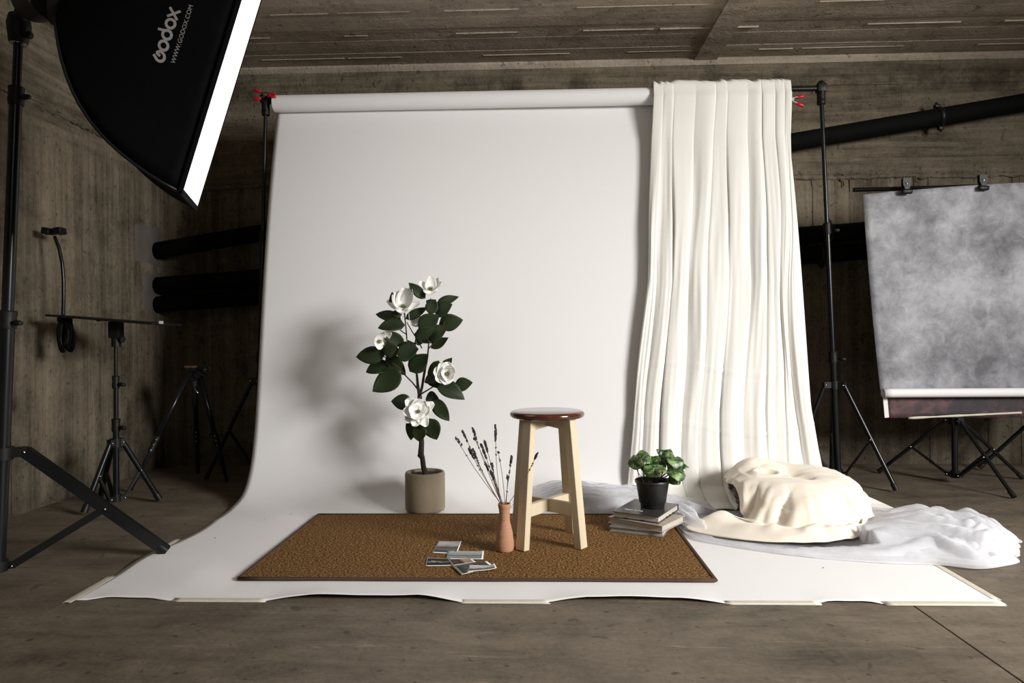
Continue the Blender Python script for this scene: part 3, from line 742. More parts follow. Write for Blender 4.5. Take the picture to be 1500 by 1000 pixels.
for k in range(2):
    a = phi + PI/4 + k*PI/2; d = V((math.cos(a), math.sin(a), 0)); s = V((-d.y, d.x, 0))
    z = .135; R1 = .150-.046*z/.4615-.012
    # halved cross stretchers: each drawn as one bar, the second notched over the first
    b = B(); zz_ = z + (.0 if k else .0)
    if k == 0: beam(b, SC-d*R1+V((0, 0, z)), SC+d*R1+V((0, 0, z)), .020, .044, side=s)
    else:
        beam(b, SC-d*R1+V((0, 0, z)), SC-d*.0101+V((0, 0, z)), .020, .044, side=s); beam(b, SC+d*.0101+V((0, 0, z)), SC+d*R1+V((0, 0, z)), .020, .044, side=s)
    obj('stretcher', b, M['wood'], st, smooth=False)
    b = B(); zt = topz-.0265; R2 = .098
    for s_ in (-1, 1):      # top rails, a little shallower in the middle
        vs = []
        for p, h in ((.0101 if k else 0, .030), (R2, .040)):
            for w_ in (-.011, .011):
                for z in (zt-.0005, zt-h): vs.append(b.verts.new(SC+d*s_*p+s*w_+V((0, 0, z))))
        for f in ((0, 1, 3, 2), (4, 6, 7, 5), (0, 2, 6, 4), (1, 5, 7, 3), (0, 4, 5, 1), (2, 3, 7, 6)): b.faces.new([vs[i] for i in f])
    obj('top_rail', b, M['wood'], st, smooth=False)

# ================================================================ VASE AND DRIED LAVENDER
VC = V((-.115, 2.443, RZ))
b = B()
pv = [(0, 0), (.029, 0), (.0315, .003), (.0325, .02), (.032, .035), (.0295, .06), (.0245, .085), (.020, .105), (.0185, .118), (.0190, .135), (.0212, .152), (.0228, .160), (.0228, .168), (.0195, .168), (.0175, .150), (.016, .118), (.022, .07), (.025, .02), (0, .015)]
pv2 = []
for (r0_, z0_), (r1_, z1_) in zip(pv, pv[1:]):
    n = max(1, int(abs(z1_-z0_)/.004))
    for i in range(n):
        t = i/n; r_ = lerp(r0_, r1_, t); z = lerp(z0_, z1_, t)
        pv2.append((r_+(.0004*math.sin(z*1300) if r_ > .015 and len(pv2) < 44 else 0), z))
pv2.append(pv[-1]); lathe(b, VC, pv2, 40)
vase = obj('terracotta_vase', b, M['terracotta'], origin=VC); tag(vase, 'small waisted terracotta vase holding dried lavender, beside the stool', 'vase')
zx = lambda x, y: (660+x*.14, 620+y*.14)
lav = [((55, 148), (500, 885), 105, 'tallest leftmost dried lavender stem, its head nodding left'), ((122, 75), (505, 880), 125, 'second dried lavender stem from the left, with a loose upright head'),
       ((190, 262), (492, 885), 120, 'lavender stem with a dense head below the two leftmost heads'), ((232, 48), (520, 885), 125, 'tall lavender stem third from the left at the top'),
       ((246, 150), (515, 880), 30, 'lavender stem with only a small bud at its tip'), ((232, 265), (510, 885), 110, 'lavender stem with a thick bent head left of centre'),
       ((318, 215), (525, 885), 160, 'lavender stem with a long thick head in the middle of the bunch'), ((355, 180), (535, 885), 125, 'lavender stem with a narrow head right of the thick middle one'),
       ((360, 410), (528, 885), 90, 'short lavender stem with a head halfway down the bunch'), ((432, 415), (540, 885), 75, 'short lavender stem with a small head right of the middle'),
       ((418, 495), (535, 885), 100, 'lowest dense lavender head in the left bunch'), ((470, 15), (498, 885), 170, 'tallest upright lavender stem with a tapering head'),
       ((500, 300), (565, 885), 10, 'bare thin lavender stem rising in the middle of the vase'), ((640, 340), (570, 885), 110, 'slender lavender stem just left of the stool leg'),
       ((598, 545), (580, 885), 60, 'shortest lavender stem, near the stool leg'), ((910, 310), (612, 885), 75, 'lavender stem leaning far right across the stool leg')]
for k, (tip, root, hl, label) in enumerate(lav):
    rnd = random.Random(k+40); dy = rnd.uniform(-.02, .03) if k != 15 else -.045
    T = at(*zx(*tip), VC.y+dy); T.y = VC.y+dy
    Rt = V((VC.x + (root[0]-556)*.14*.00246*.8, VC.y + rnd.uniform(-.009, .009), VC.z+.166)); Rt.x = max(VC.x-.013, min(VC.x+.013, Rt.x))
    o = empty('lavender_stem', Rt, label, 'lavender', 'dried lavender stems in the terracotta vase')
    bend_ = rnd.uniform(-.008, .008); pts = []
    low = Rt - (T-Rt).normalized()*.09; low.x = VC.x + (low.x-VC.x)*.15; low.z = VC.z+.06
    low.x = max(VC.x-.01, min(VC.x+.01, low.x)); low.y = VC.y
    for i in range(9):
        t = i/8; p = Rt.lerp(T, t); p.x += bend_*math.sin(PI*t); pts.append(p)
    if k == 0: pts[-1] += V((-.004, 0, -.003))
    b = B(); tube(b, [low]+pts, [.0011]*9+[.0007], 5); obj('stalk', b, M['lavstem'], o)
    b = B(); Lh = hl*.14*.00246; tot = (T-Rt).length; nb = max(2, int(Lh/.0042)); dirv = (pts[-1]-pts[-2]).normalized()
    for j in range(nb*4):
        q = j/(nb*4); s = q*Lh
        if k in (0, 1, 3, 13) and .68 < q < .8: continue
        p = T - dirv*s if s < (pts[-1]-pts[-2]).length else pts[-2] - (pts[-2]-pts[-3]).normalized()*(s-(pts[-1]-pts[-2]).length)
        a = rnd.uniform(0, 2*PI); rr = .0019 + .0014*math.sin(PI*min(1, q*1.1+.08)); off = V((math.cos(a), math.sin(a), 0))*rr
        ball(b, p+off, rnd.uniform(.0021, .0030), 5, (1, 1, 1.5))
    for j in range(rnd.choice((1, 2, 3))):
        s = Lh + rnd.uniform(.006, .05); p = T - (T-Rt).normalized()*s; p.x += bend_*math.sin(PI*(1-s/tot))
        for a in range(4): ball(b, p+V((math.cos(a*1.6)*.002, math.sin(a*1.6)*.002, rnd.uniform(-.002, .002))), .0018, 5, (1, 1, 1.3))
    tag(obj('flower_head', b, M['lavhead'], o), kind='stuff')

# ================================================================ SNAPSHOTS
W_ = (.62, .61, .58)
kinds = [dict(st=(3, 5, 1), seed=1, amp=.35, ramp=[(.2, (.09, .08, .08)), (.5, (.26, .25, .25)), (.62, (.10, .095, .095)), (.78, (.42, .41, .41)), (1, (.58, .57, .56))]),
         dict(st=(7, 3, 1), seed=8, amp=.30, ramp=[(.2, (.30, .31, .31)), (.42, (.42, .43, .42)), (.5, (.07, .07, .07)), (.62, (.36, .38, .38)), (1, (.5, .52, .52))]),
         dict(st=(4, 4, 1), seed=3, amp=.9, ramp=[(.3, (.025, .025, .028)), (.8, (.04, .04, .045)), (1.0, (.06, .06, .06)), (1.25, (.5, .5, .45))]),
         dict(st=(6, 5, 1), seed=5, amp=.5, ramp=[(.2, (.12, .07, .045)), (.5, (.16, .09, .06)), (.7, (.06, .035, .025)), (.85, (.5, .38, .3)), (1.1, (.45, .33, .26))]),
         dict(st=(6, 5, 1), seed=12, amp=.6, ramp=[(.3, (.05, .055, .06)), (.6, (.16, .16, .165)), (.9, (.07, .075, .085)), (1.1, (.1, .11, .13))]),
         dict(st=(9, 4, 1), seed=15, amp=.35, ramp=[(.2, (.4, .4, .4)), (.42, (.07, .07, .07)), (.55, (.42, .41, .38)), (.75, (.62, .6, .55)), (1.1, (.68, .66, .6))])]
zp = lambda x, y: (600+x/9.375, 770+y/9.375)
snaps = [([(305, 367), (400, 207), (715, 215), (650, 385)], .0140, 0, 'grey landscape snapshot at the back of the scattered photos'),
         ([(215, 550), (240, 435), (575, 447), (590, 545)], .0138, 2, 'dark snapshot at the left of the scattered photos'),
         ([(500, 450), (525, 340), (1022, 350), (1010, 460)], .0150, 1, 'wide pale seaside snapshot in the middle of the scattered photos'),
         ([(525, 455), (850, 450), (912, 498), (590, 548)], .0160, 3, 'brown sepia snapshot tilted under the wide pale one'),
         ([(590, 552), (1060, 482), (1170, 560), (715, 672)], .0166, 4, 'dark grey snapshot at the front right of the scattered photos'),
         ([(785, 632), (820, 532), (1165, 545), (1197, 592)], .0182, 5, 'topmost pale snapshot lying on the front right one, corner curled')]
for (cs, z, k, label) in snaps:
    c = [fl(*zp(*p), z) for p in cs]; cen = sum(c, V())/4
    o = empty('snapshot', cen, label, 'photo', 'old snapshots scattered on the rug')
    bl, tl, tr, br = c; curl = .012 if k == 5 else .003
    def q(u, v, dz=0): p = (bl*(1-u)+br*u)*(1-v)+(tl*(1-u)+tr*u)*v; p.z = z + dz + curl*max(0, u-.6)**2*4*(.5+.5*v); return p
    b = B(); grid(b, lambda u, v: q(u, v), 10, 6); e = obj('photo_card', b, M['photo'], o); solid(e, .0005, -1)
    if e.data.polygons[0].normal.z < 0: e.data.flip_normals()
    b = B(); mg, mv = .045, .075; g = grid(b, lambda u, v: q(mg+u*(1-2*mg), mv+v*(1-2*mv), .0005), 10, 6); uvl = b.loops.layers.uv.new('UVMap')
    bmesh.ops.recalc_face_normals(b, faces=b.faces)
    vi = {g[j][i]: (i/10, j/6) for j in range(7) for i in range(11)}
    for f in b.faces:
        for l in f.loops: l[uvl].uv = vi[l.vert]
    pr_ = obj('print', b, photo_mat('snapshot_print_%s' % 'abcdef'[k], kinds[k]), o, recalc=False)

# ================================================================ PLANTER WITH MAGNOLIA
PC = V((-.497, 3.035, .004))
mg_ = empty('potted_magnolia', PC, 'potted artificial magnolia tree with white flowers in a taupe pot', 'plant')
b = B(); R0 = .0885
lathe(b, PC, [(0, 0), (.070, 0), (.074, .008), (.086, .011), (R0, .018), (R0, .170), (R0-.003, .178), (R0-.009, .180), (R0-.014, .177), (R0-.016, .170), (R0-.017, .02), (0, .015)], 56); cobj('pot', b, M['planter'], mg_, ang=60)
b = B(); grid(b, lambda u, v: PC+V(((u*.072*math.cos(v*2*PI)), u*.072*math.sin(v*2*PI), .166+.004*nz(u*9, v*20))), 12, 40); obj('soil', b, M['soil'], mg_)
YM = PC.y
A = lambda X, Y, dy=0: at(500+X/5, 390+Y/5, YM+dy)
A2 = lambda X, Y, dy=0: at(520+X/4.545, 560+Y/4.545, YM+dy)
def branch(pts, rs, name='branch'):
    b = B(); out = []
    for i in range(len(pts)-1):
        for k in range(4): out.append(pts[i].lerp(pts[i+1], k/4))
    out.append(pts[-1]); rr = [pl(i/(len(out)-1), [j/(len(rs)-1) for j in range(len(rs))], rs) for i in range(len(out))]
    tube(b, out, rr, 9); obj(name, b, M['bark'], mg_)
branch([V((PC.x+.006, PC.y, PC.z+.160)), A2(455, 560), A2(448, 500), A2(438, 480), A2(443, 400), A2(438, 300, .01), A2(436, 180, .02), A2(430, 90, .01)], [.014, .012, .0115, .014, .012, .010, .0095, .011], 'trunk')
branch([A2(440, 500), A2(420, 480)], [.008, .007], 'branch')
branch([A2(430, 95, .01), A(560, 870), A(552, 780), A(545, 660, .02), A(540, 560, .02), A(560, 470)], [.008, .0065, .005, .004, .0035, .003])
branch([A2(430, 95, .01), A(592, 880), A(608, 780), A(632, 660), A(640, 570), A(655, 480), A(660, 330), A(655, 235)], [.007, .006, .0055, .004, .0035, .003, .0028, .0025])
branch([A(560, 900), A(520, 850), A(462, 792), A(430, 750), A(300, 650), A(280, 560)], [.004, .0032, .003, .0025, .0022, .0022])
branch([A(575, 940), A(650, 895), A(720, 850), A(770, 800)], [.004, .003, .0028, .0025])
branch([A(545, 570, .02), A(480, 540), A(476, 480), A(468, 400), A(460, 320)], [.0035, .003, .003, .003, .004])
branch([A(480, 500), A(435, 470), A(400, 430), A(380, 350)], [.003, .0025, .002, .002])
branch([A(590, 600), A(560, 540), A(520, 480), A(480, 410)], [.003, .0025, .0025, .002])
branch([A(640, 600), A(680, 560), A(720, 480), A(760, 400)], [.003, .0025, .002, .002])
def leaf(base, tip, wpx, nrm, arch=.1, fold=.25, name='leaf', m='leaf', par=None, ns=9, nw=6, scale=None, tipsharp=1.0):
    d = tip-base; L_ = d.length; d.normalize(); nrm = (nrm - d*nrm.dot(d)).normalized(); s = d.cross(nrm).normalized(); b = B()
    def f(u, v):
        t = v; x = (u-.5)*2
        wv = wpx*.5*(math.sin(PI*min(1, t**.82))**.72 + .03*(1-t))*(1-.25*t**4*tipsharp)
        p = base + d*L_*t + s*x*wv + nrm*(arch*L_*math.sin(PI*t) - abs(x)*0 + fold*wv*x*x*.55 + .02*L_*math.sin(t*7+x*2)*abs(x))
        return p
    grid(b, f, nw, ns); o = obj(name, b, M[m], par or mg_); solid(o, .0007, 0); return o
PXM = 3.05/1000/5
leaves = [(615, 235, 492, 120, 70, -.02), (385, 300, 372, 185, 50, .02), (700, 270, 862, 222, 62, .01), (640, 345, 690, 240, 85, -.02), (690, 360, 815, 275, 105, .0), (715, 425, 892, 392, 115, .01),
          (470, 385, 632, 300, 62, .0), (440, 405, 252, 350, 95, .02), (465, 430, 268, 452, 105, -.02), (460, 570, 290, 480, 90, .0), (565, 455, 718, 358, 118, -.03), (540, 520, 690, 455, 90, -.04),
          (640, 540, 782, 440, 115, -.03), (655, 598, 786, 520, 72, .0), (535, 490, 690, 560, 105, .01), (320, 640, 107, 665, 118, .0), (425, 620, 290, 606, 100, -.02), (405, 640, 568, 605, 150, -.04),
          (500, 770, 636, 640, 140, -.02), (330, 655, 472, 795, 105, .01), (355, 725, 180, 775, 115, .02), (435, 765, 228, 918, 150, -.02), (712, 690, 645, 870, 95, .03), (700, 820, 608, 850, 85, -.01), (640, 790, 700, 892, 80, .0),
          (830, 880, 963, 850, 95, .02), (700, 850, 905, 977, 115, -.0), (735, 760, 812, 668, 60, .03), (445, 350, 360, 345, 55, -.01), (420, 455, 445, 400, 60, .03), (700, 300, 620, 250, 70, .0), (600, 560, 545, 500, 90, .02)]
rnd = random.Random(3)
for i, (bx, by, tx, ty, wd, dy) in enumerate(leaves):
    n = V((rnd.uniform(-.35, .35), -1, rnd.uniform(-.1, .75))); ty_ = dy + rnd.uniform(-.03, .02)
    leaf(A(bx, by, dy), A(tx, ty, ty_), wd*PXM*1.12, n, arch=rnd.uniform(-.06, .12))
for (bx, by, tx, ty, wd, dy) in [(470, 110, 560, 110, 95, .02), (520, 110, 628, 258, 90, .01), (380, 135, 240, 125, 98, .02), (390, 220, 372, 385, 80, .01), (430, 285, 425, 393, 95, -.03), (490, 240, 545, 382, 112, .0)]:
    leaf(A2(bx, by, dy), A2(tx, ty, dy), wd*3.05/1000/4.545*1.1, V((rnd.uniform(-.3, .3), -1, rnd.uniform(0, .5))), arch=.05)
def flower(c, face, petals, R, label=None, core=True):
    """petals: (angle about the face axis, opening 0 closed..1 flat, length factor, width factor)"""
    face = V(face).normalized(); up = V((0, 0, 1)); s = face.cross(up).normalized() if abs(face.z) < .95 else V((1, 0, 0)); u_ = s.cross(face).normalized()
    o = bpy.data.objects.new('flower', None); C.objects.link(o); o.parent = mg_; o.location = c - PC; o.empty_display_size = .02
    for (ang, op, lf, wf) in petals:
        a = math.radians(ang); rad = (s*math.cos(a)+u_*math.sin(a)).normalized(); th = op*PI/2
        d = (face*math.cos(th)+rad*math.sin(th)).normalized(); tan = face.cross(rad).normalized(); inn = tan.cross(d).normalized()
        if inn.dot(face) < 0 and op > .5: inn = -inn
        elif op <= .5 and inn.dot(rad) > 0: inn = -inn
        b = B(); L_ = R*lf; Wd = R*.92*wf
        def f(u, v):
            x = (u-.5)*2; wv = Wd*.5*(math.sin(PI*min(1, v**.62*.93+.03))**.6)
            return c + d*L_*v + tan*x*wv + inn*(-.16*L_*math.sin(PI*v*.9) + .42*wv*x*x + .015*L_*math.sin(5*v+3*x+ang))
        grid(b, f, 6, 8); e = obj('petal', b, M['petal'], o); solid(e, .0008, 0)
    if core:
        b = B()
        ball(b, c+face*.010, .0065, 8, (1, 1, 1.3))
        for k in range(10):
            a = k*.63; q = c+face*.006+(s*math.cos(a)+u_*math.sin(a))*.006; tube(b, [q, q+face*.012+(s*math.cos(a)+u_*math.sin(a))*.003], .0012, 5)
        obj('pistil', b, M['pistil'], o)
flower(A(455, 305, -.02), (.0, -.62, .78), [(95, .42, 1.15, 1.05), (60, .55, 1.05, 1.0), (20, .85, 1.1, .9), (130, .4, 1.2, 1.05), (168, .85, 1.05, .85), (-90, .92, .6, .9), (45, .6, 1.0, .9)], .078)
flower(A(655, 178, -.01), (.05, -.6, .8), [(92, .42, 1.0, .9), (130, .5, 1.0, .85), (145, .65, 1.0, .7), (35, .72, 1.05, .8), (20, .9, .95, .6), (-92, .85, .75, 1.1)], .066)
flower(A(270, 545, -.02), (.55, -.6, -.25), [(120, .62, 1.05, .95), (165, .75, 1.1, 1.0), (80, .55, 1.0, .9), (200, .85, .9, .85), (-80, .55, .6, .8)], .070)
flower(A(770, 790, -.02), (.22, -.9, .12), [(90, .55, .9, 1.1), (50, .5, 1.05, 1.1), (10, .55, 1.1, 1.2), (-30, .55, 1.05, 1.1), (-75, .5, .95, 1.0), (130, .45, .8, 1.0), (180, .35, .6, .9), (-130, .45, .7, .9), (70, .3, .8, 1.2), (-10, .3, .8, 1.2)], .072)
flower(A2(425, 195, -.035), (.03, -.93, .25), [(85, .8, .8, 1.05), (45, .9, 1.1, 1.0), (0, .85, .95, 1.0), (-35, .95, 1.05, .9), (-75, .9, .95, .95), (-120, .92, 1.05, .85), (170, .8, .75, 1.05), (150, .98, 1.05, .85), (115, .75, .8, 1.0), (-60, .6, .7, 1.0), (20, .6, .7, 1.0)], .072)
flower(A(560, 440, .015), (-.1, -.5, .8), [(90, .3, 1.0, .8), (150, .4, 1.0, .8), (30, .3, 1.2, .8), (-90, .5, .7, .9)], .060, core=False)

# ================================================================ BOOKS AND SMALL PLANT
def book(c, w_, d_, h, ang, z, cov, label, marks=False, soft=False):
    o = empty('book', (c[0], c[1], z), label, 'book', 'books stacked under the small plant'); R = rz(math.radians(ang)); c = V((c[0], c[1], z)); t = .0026
    P_ = lambda x, y, zz: c + R @ V((x, y, zz))
    b = B(); box(b, P_(.0, .002, h/2), (w_-.008, d_-.012, h-2*t-.0004), R, bev=.0008); obj('page_block', b, M['pages'], o, smooth=False)
    for zz in (t/2, h-t/2): b = B(); box(b, P_(0, 0, zz), (w_, d_, t), R, bev=.0006); obj('cover', b, M[cov], o, smooth=False)
    b = B(); box(b, P_(0, d_/2-.0015, h/2), (w_, .003, h-2*t), R, bev=.0008); obj('spine', b, M[cov], o, smooth=False)
    return o, P_, R
book((.425, 2.752), .212, .235, .021, -22, RZ, 'cover3', 'grey-covered book, lowest of the stack beside the rug edge')
book((.438, 2.742), .235, .195, .025, -37, RZ+.0212, 'cover2', 'taupe-edged book in the middle of the stack')
bo, PB, RB = book((.443, 2.778), .190, .243, .026, -29.5, RZ+.0465, 'cover', 'dark hardback with pale lettering, topmost of the stack under the plant')
# the title is too small to read in the photograph: a row of pale strokes of about the same extent
b = B(); x = -.062; rnd = random.Random(2)
while x < .012:
    k = rnd.choice('lno-')
    yy = -.070 + (x+.06)*.05
    if k == 'l': box(b, PB(x, yy+.006, .0262), (.0016, .020, .0004), RB)
    elif k == 'n': box(b, PB(x, yy, .0262), (.0014, .010, .0004), RB); box(b, PB(x+.004, yy, .0262), (.0014, .010, .0004), RB); box(b, PB(x+.002, yy+.005, .0262), (.0045, .0014, .0004), RB)
    elif k == 'o':
        tube(b, [PB(x+.002+.0028*math.cos(a*PI/5), yy+.0045*math.sin(a*PI/5), .0262) for a in range(11)], .0006, 4)
    else: box(b, PB(x+.001, yy-.001, .0262), (.004, .0014, .0004), RB)
    x += rnd.uniform(.0058, .0075)
obj('cover_lettering', b, M['white'], bo, smooth=False)
b = B()
for (x, y) in ((.094, .055), (.094, .015), (.094, -.02), (-.04, -.120), (.03, -.120)): box(b, PB(x, y, .004), (.004, .016, .003) if x > .09 else (.016, .004, .003), RB)
obj('page_tab', b, M['plastic'], bo, smooth=False)
QC = V((.470, 2.785, RZ+.0726))
pp = empty('small_potted_plant', QC, 'small variegated round-leaved plant in a black pot on the books', 'plant')
b = B(); lathe(b, QC, [(0, 0), (.046, 0), (.0475, .002), (.049, .016), (.0505, .018), (.0535, .021), (.0655, .098), (.0705, .101), (.0712, .109), (.0700, .111), (.0660, .110), (.0640, .10), (.052, .022), (0, .018)], 48); cobj('pot', b, M['potblack'], pp, ang=50)
b = B(); grid(b, lambda u, v: QC+V(((u*.0625*math.cos(v*2*PI)), u*.0625*math.sin(v*2*PI), .092+.004*nz(u*9, v*20, 3))), 10, 32); obj('soil', b, M['soil'], pp)
A3 = lambda X, Y, dy=0: at(915+X/15, 650+Y/15, QC.y+dy)
PXQ = 2.8/1000/15
plants = [(225, 400, 150, 185, (-.6, -.85, .1), -.02), (290, 250, 95, 80, (-.3, -.4, .9), .02), (450, 230, 135, 100, (.1, -.65, .75), .0), (500, 330, 120, 60, (.2, -.5, .8), -.02), (760, 370, 150, 115, (.1, -.8, .6), .0), (600, 570, 160, 150, (-.1, -.8, .3), -.04),
          (450, 490, 110, 60, (-.3, -.6, .6), .01), (800, 535, 135, 60, (.05, -.5, .9), -.05), (800, 130, 95, 35, (.2, -.35, .9), .02), (980, 210, 125, 95, (.15, -.7, .65), -.0), (1110, 350, 170, 75, (.2, -.55, .8), -.02), (1310, 440, 110, 50, (.45, -.4, .8), .0),
          (1120, 470, 150, 90, (.2, -.6, .7), .02), (1140, 620, 180, 95, (.15, -.62, .75), -.05), (1130, 760, 125, 115, (.25, -.9, .3), -.055), (930, 300, 90, 60, (.3, -.5, .6), .03), (680, 300, 90, 60, (-.2, -.5, .7), .04)]
rnd = random.Random(9)
for (X, Y, rx, ry, n, dy) in plants:
    c = A3(X, Y, dy); n = V(n).normalized(); s = n.cross(Z_).normalized(); u_ = s.cross(n).normalized(); Rr = rx*PXQ*1.15; ar = max(ry/rx, .75) if n.y < -.7 else 1
    b = B(); ph = rnd.uniform(0, 6)
    def f(u, v):
        a = v*2*PI; r_ = Rr*u*(1+.05*math.sin(5*a+ph))*(1-.22*math.exp(-((a-PI/2-.0)/.35)**2))
        return c + s*r_*math.cos(a) + u_*r_*math.sin(a)*.95 + n*(.010*u*u*math.sin(2*a+ph) - .010*u*u + .002*math.sin(6*a)*u)
    grid(b, f, 6, 24); bmesh.ops.remove_doubles(b, verts=b.verts, dist=1e-5); o = obj('leaf', b, M['pep'], pp); solid(o, .0008, 0)
    root = QC + V((rnd.uniform(-.03, .03)+(c.x-QC.x)*.35, rnd.uniform(-.02, .02), .093)); b = B()
    mid = (root+c)/2 + V(((c.x-QC.x)*.15, 0, .012)); tube(b, [root, root.lerp(mid, .5)+V((0, 0, .004)), mid, c-n*.003], [.0018, .0016, .0015, .0013], 6); obj('leaf_stalk', b, M['stem'], pp)

# ================================================================ BIG SOFTBOX ON ITS STAND (left foreground)
P1 = pz(262, 280, 1.80); P1t = pz(348, 0, 1.80); e_ = (P1t-P1).normalized(); P2 = pz(287, 300, 2.42); w_ = (P2-P1); w_ -= e_*w_.dot(e_); WL = w_.length; w_.normalize(); LL = .92
nf = e_.cross(w_).normalized()
if nf.x < 0: nf = -nf
cen = P1 + e_*LL/2 + w_*WL/2
ringc = pz(92, 38, 1.93) + e_*.085; ringc = ringc + w_*.0
sb = empty('softbox', ringc, 'large black softbox with a glowing white front, top left', 'softbox')
corners = [P1, P1+e_*LL, P1+e_*LL+w_*WL, P1+w_*WL]; rr = .085
rc = [ringc + e_*s1*rr + w_*s2*rr for s1, s2 in ((-1, -1), (1, -1), (1, 1), (-1, 1))]
outw = [(-w_).normalized(), e_, w_, -e_]
def panel_pt(k, s, t, off=0):
    a, b2 = corners[k], corners[(k+1) % 4]; c_, d_ = rc[k], rc[(k+1) % 4]
    p = a.lerp(b2, s).lerp(c_.lerp(d_, s), t)
    q = math.sin(PI*min(1, t))**.9
    cn = lambda i: ((corners[i]-cen).normalized() + nf*-.25).normalized()
    dirc = (cn(k)*(1-s) + cn((k+1) % 4)*s)
    sag = .5+.5*abs(2*s-1)**2
    return p + dirc*(.088*q*sag) - nf*.02*q + outw[k]*(off)
for k in range(4):
    b = B(); grid(b, lambda u, v: panel_pt(k, u, v), 24, 18); o = obj('side_panel', b, M['fabric_b'], sb); solid(o, .002, 0)
for k in range(4):
    b = B(); tube(b, [panel_pt(k, 0, i/14) for i in range(15)], .0045, 6); obj('rod', b, M['black'], sb)
    b = B(); beam(b, corners[k]+nf*.004, corners[(k+1) % 4]+nf*.004, .018, .010, side=outw[k]); obj('front_lip', b, M['fabric_b'], sb, smooth=False)
b = B(); grid(b, lambda u, v: corners[0].lerp(corners[1], .006+u*.988).lerp(corners[3].lerp(corners[2], .006+u*.988), .02+v*.96)+nf*(.006+.012*math.sin(PI*u)*math.sin(PI*v)), 16, 12)
o = obj('diffuser', b, M['diffuser'], sb); solid(o, .002, 0)
b = B(); tube(b, [ringc-nf*.03, ringc+nf*.015], .092, 24); cobj('speed_ring', b, M['black'], sb)
b = B(); tube(b, [pz(92, 38, 1.90), pz(97, 20, 1.90)], .0028, 6); obj('rod_tip', b, M['silver'], sb)
# lettering printed on the near side panel, along its front edge
def onpanel(x, y):      # x metres along the edge from the bottom corner, y metres back from the edge
    s = x/LL; t = y/((corners[0]-rc[0]).length)
    return panel_pt(0, s, t, .0025)
def stroke(bm, pts, wd, closed=False):
    n = len(pts); L, R = [], []
    for i in range(n):
        a = V(pts[(i-1) % n] if closed else pts[max(i-1, 0)]); c = V(pts[(i+1) % n] if closed else pts[min(i+1, n-1)]); d = (c-a).normalized(); q = V((-d.y, d.x)); p = V(pts[i])
        for arr, s_ in ((L, 1), (R, -1)):
            z = p + q*wd/2*s_; arr.append(bm.verts.new(onpanel(LX+z.x, LY+z.y)))
    m_ = n if closed else n-1
    for i in range(m_): bm.faces.new((L[i], L[(i+1) % n], R[(i+1) % n], R[i]))
LX, LY = .296, .146
arc = lambda cx, cy, r_, a0, a1, n=28: [(cx+r_*math.cos(math.radians(lerp(a0, a1, i/n))), cy+r_*math.sin(math.radians(lerp(a0, a1, i/n)))) for i in range(n+1)]
b = B(); u = .0135; r_ = .0135; wd = .0085
stroke(b, [(.002, .0335)] + arc(.005, .0135, .0140, 140, 415, 30) + [(.010, .0255), (.006, .0135)], wd)                 # open G
stroke(b, arc(.040, .0135, r_, 0, 337.5, 30), wd, True)
stroke(b, arc(.075, .0135, r_, 0, 337.5, 30), wd, True); stroke(b, [(.086, .018), (.082, .045)], wd*.9)
stroke(b, arc(.111, .0135, r_, 0, 337.5, 30), wd, True)
stroke(b, [(.128, -.002), (.160, .030)], wd*.9); stroke(b, [(.130, .030), (.157, -.004)], wd*.9)
obj('logo_lettering', b, M['logo'], sb, smooth=False)
cu = bpy.data.curves.new('t', 'FONT'); cu.body = 'WWW.GODOX.COM'; cu.size = .0185; cu.extrude = 0; cu.resolution_u = 3
to = bpy.data.objects.new('t', cu); C.objects.link(to); dg = bpy.context.evaluated_depsgraph_get(); me = bpy.data.meshes.new_from_object(to.evaluated_get(dg)); bpy.data.objects.remove(to)
b = B(); b.from_mesh(me)
for v in b.verts: v.co = onpanel(LX+.004+v.co.x, LY-.034+v.co.y)
obj('web_address', b, M['logo'], sb, smooth=False)

BS, apb, axb = tripod_stand('light_stand', 'heavy black light stand in the left foreground under the softbox', (-1.785, 2.2, .012), (-1.700, 2.2, 1.76), .405, .03, ring_feet(-1.785, 2.2, .0, ()) + [(-1.334, 2.416, 0), (-2.19, 2.46, 0), (-1.80, 1.74, 0)], .0225, None, leg_r=.0155, knobs=(.86, 1.60), brace_t=.55, flatleg=True, collar_r=.05)
# flash head and bracket
fh = empty('flash_head', apb(1.80), 'black studio flash head joining the softbox to its stand', 'flash head')
hp = apb(1.76); b = B(); tube(b, [hp-axb*.005, hp+axb*.002, hp+axb*.06, hp+axb*.09], [.024, .028, .036, .03], 16); cobj('stand_bracket', b, M['plastic'], fh)
b = B(); tube(b, [hp-axb*.006, hp-axb*.002], .0245, 20); cobj('bracket_ring', b, M['silver'], fh)
tgt = ringc - nf*.03; hb = hp + axb*.12
b = B(); dh = (tgt-hb).normalized(); bk2 = tgt - dh*.36
tube(b, [tgt, tgt-dh*.03, tgt-dh*.035, tgt-dh*.30, tgt-dh*.34], [.085, .08, .062, .062, .05], 24); cobj('lamp_housing', b, M['plastic'], fh)
b = B(); tube(b, [hp+axb*.07, hp+axb*.09+dh*.03, hb+dh*.06], [.02, .022, .02], 12); obj('tilt_arm', b, M['plastic'], fh)
b = B(); q = hp+axb*.02+V((.03, -.01, 0)); tube(b, [q, q+V((.022, -.008, -.004))], [.010, .013], 12); obj('tilt_knob', b, M['plastic'], fh)

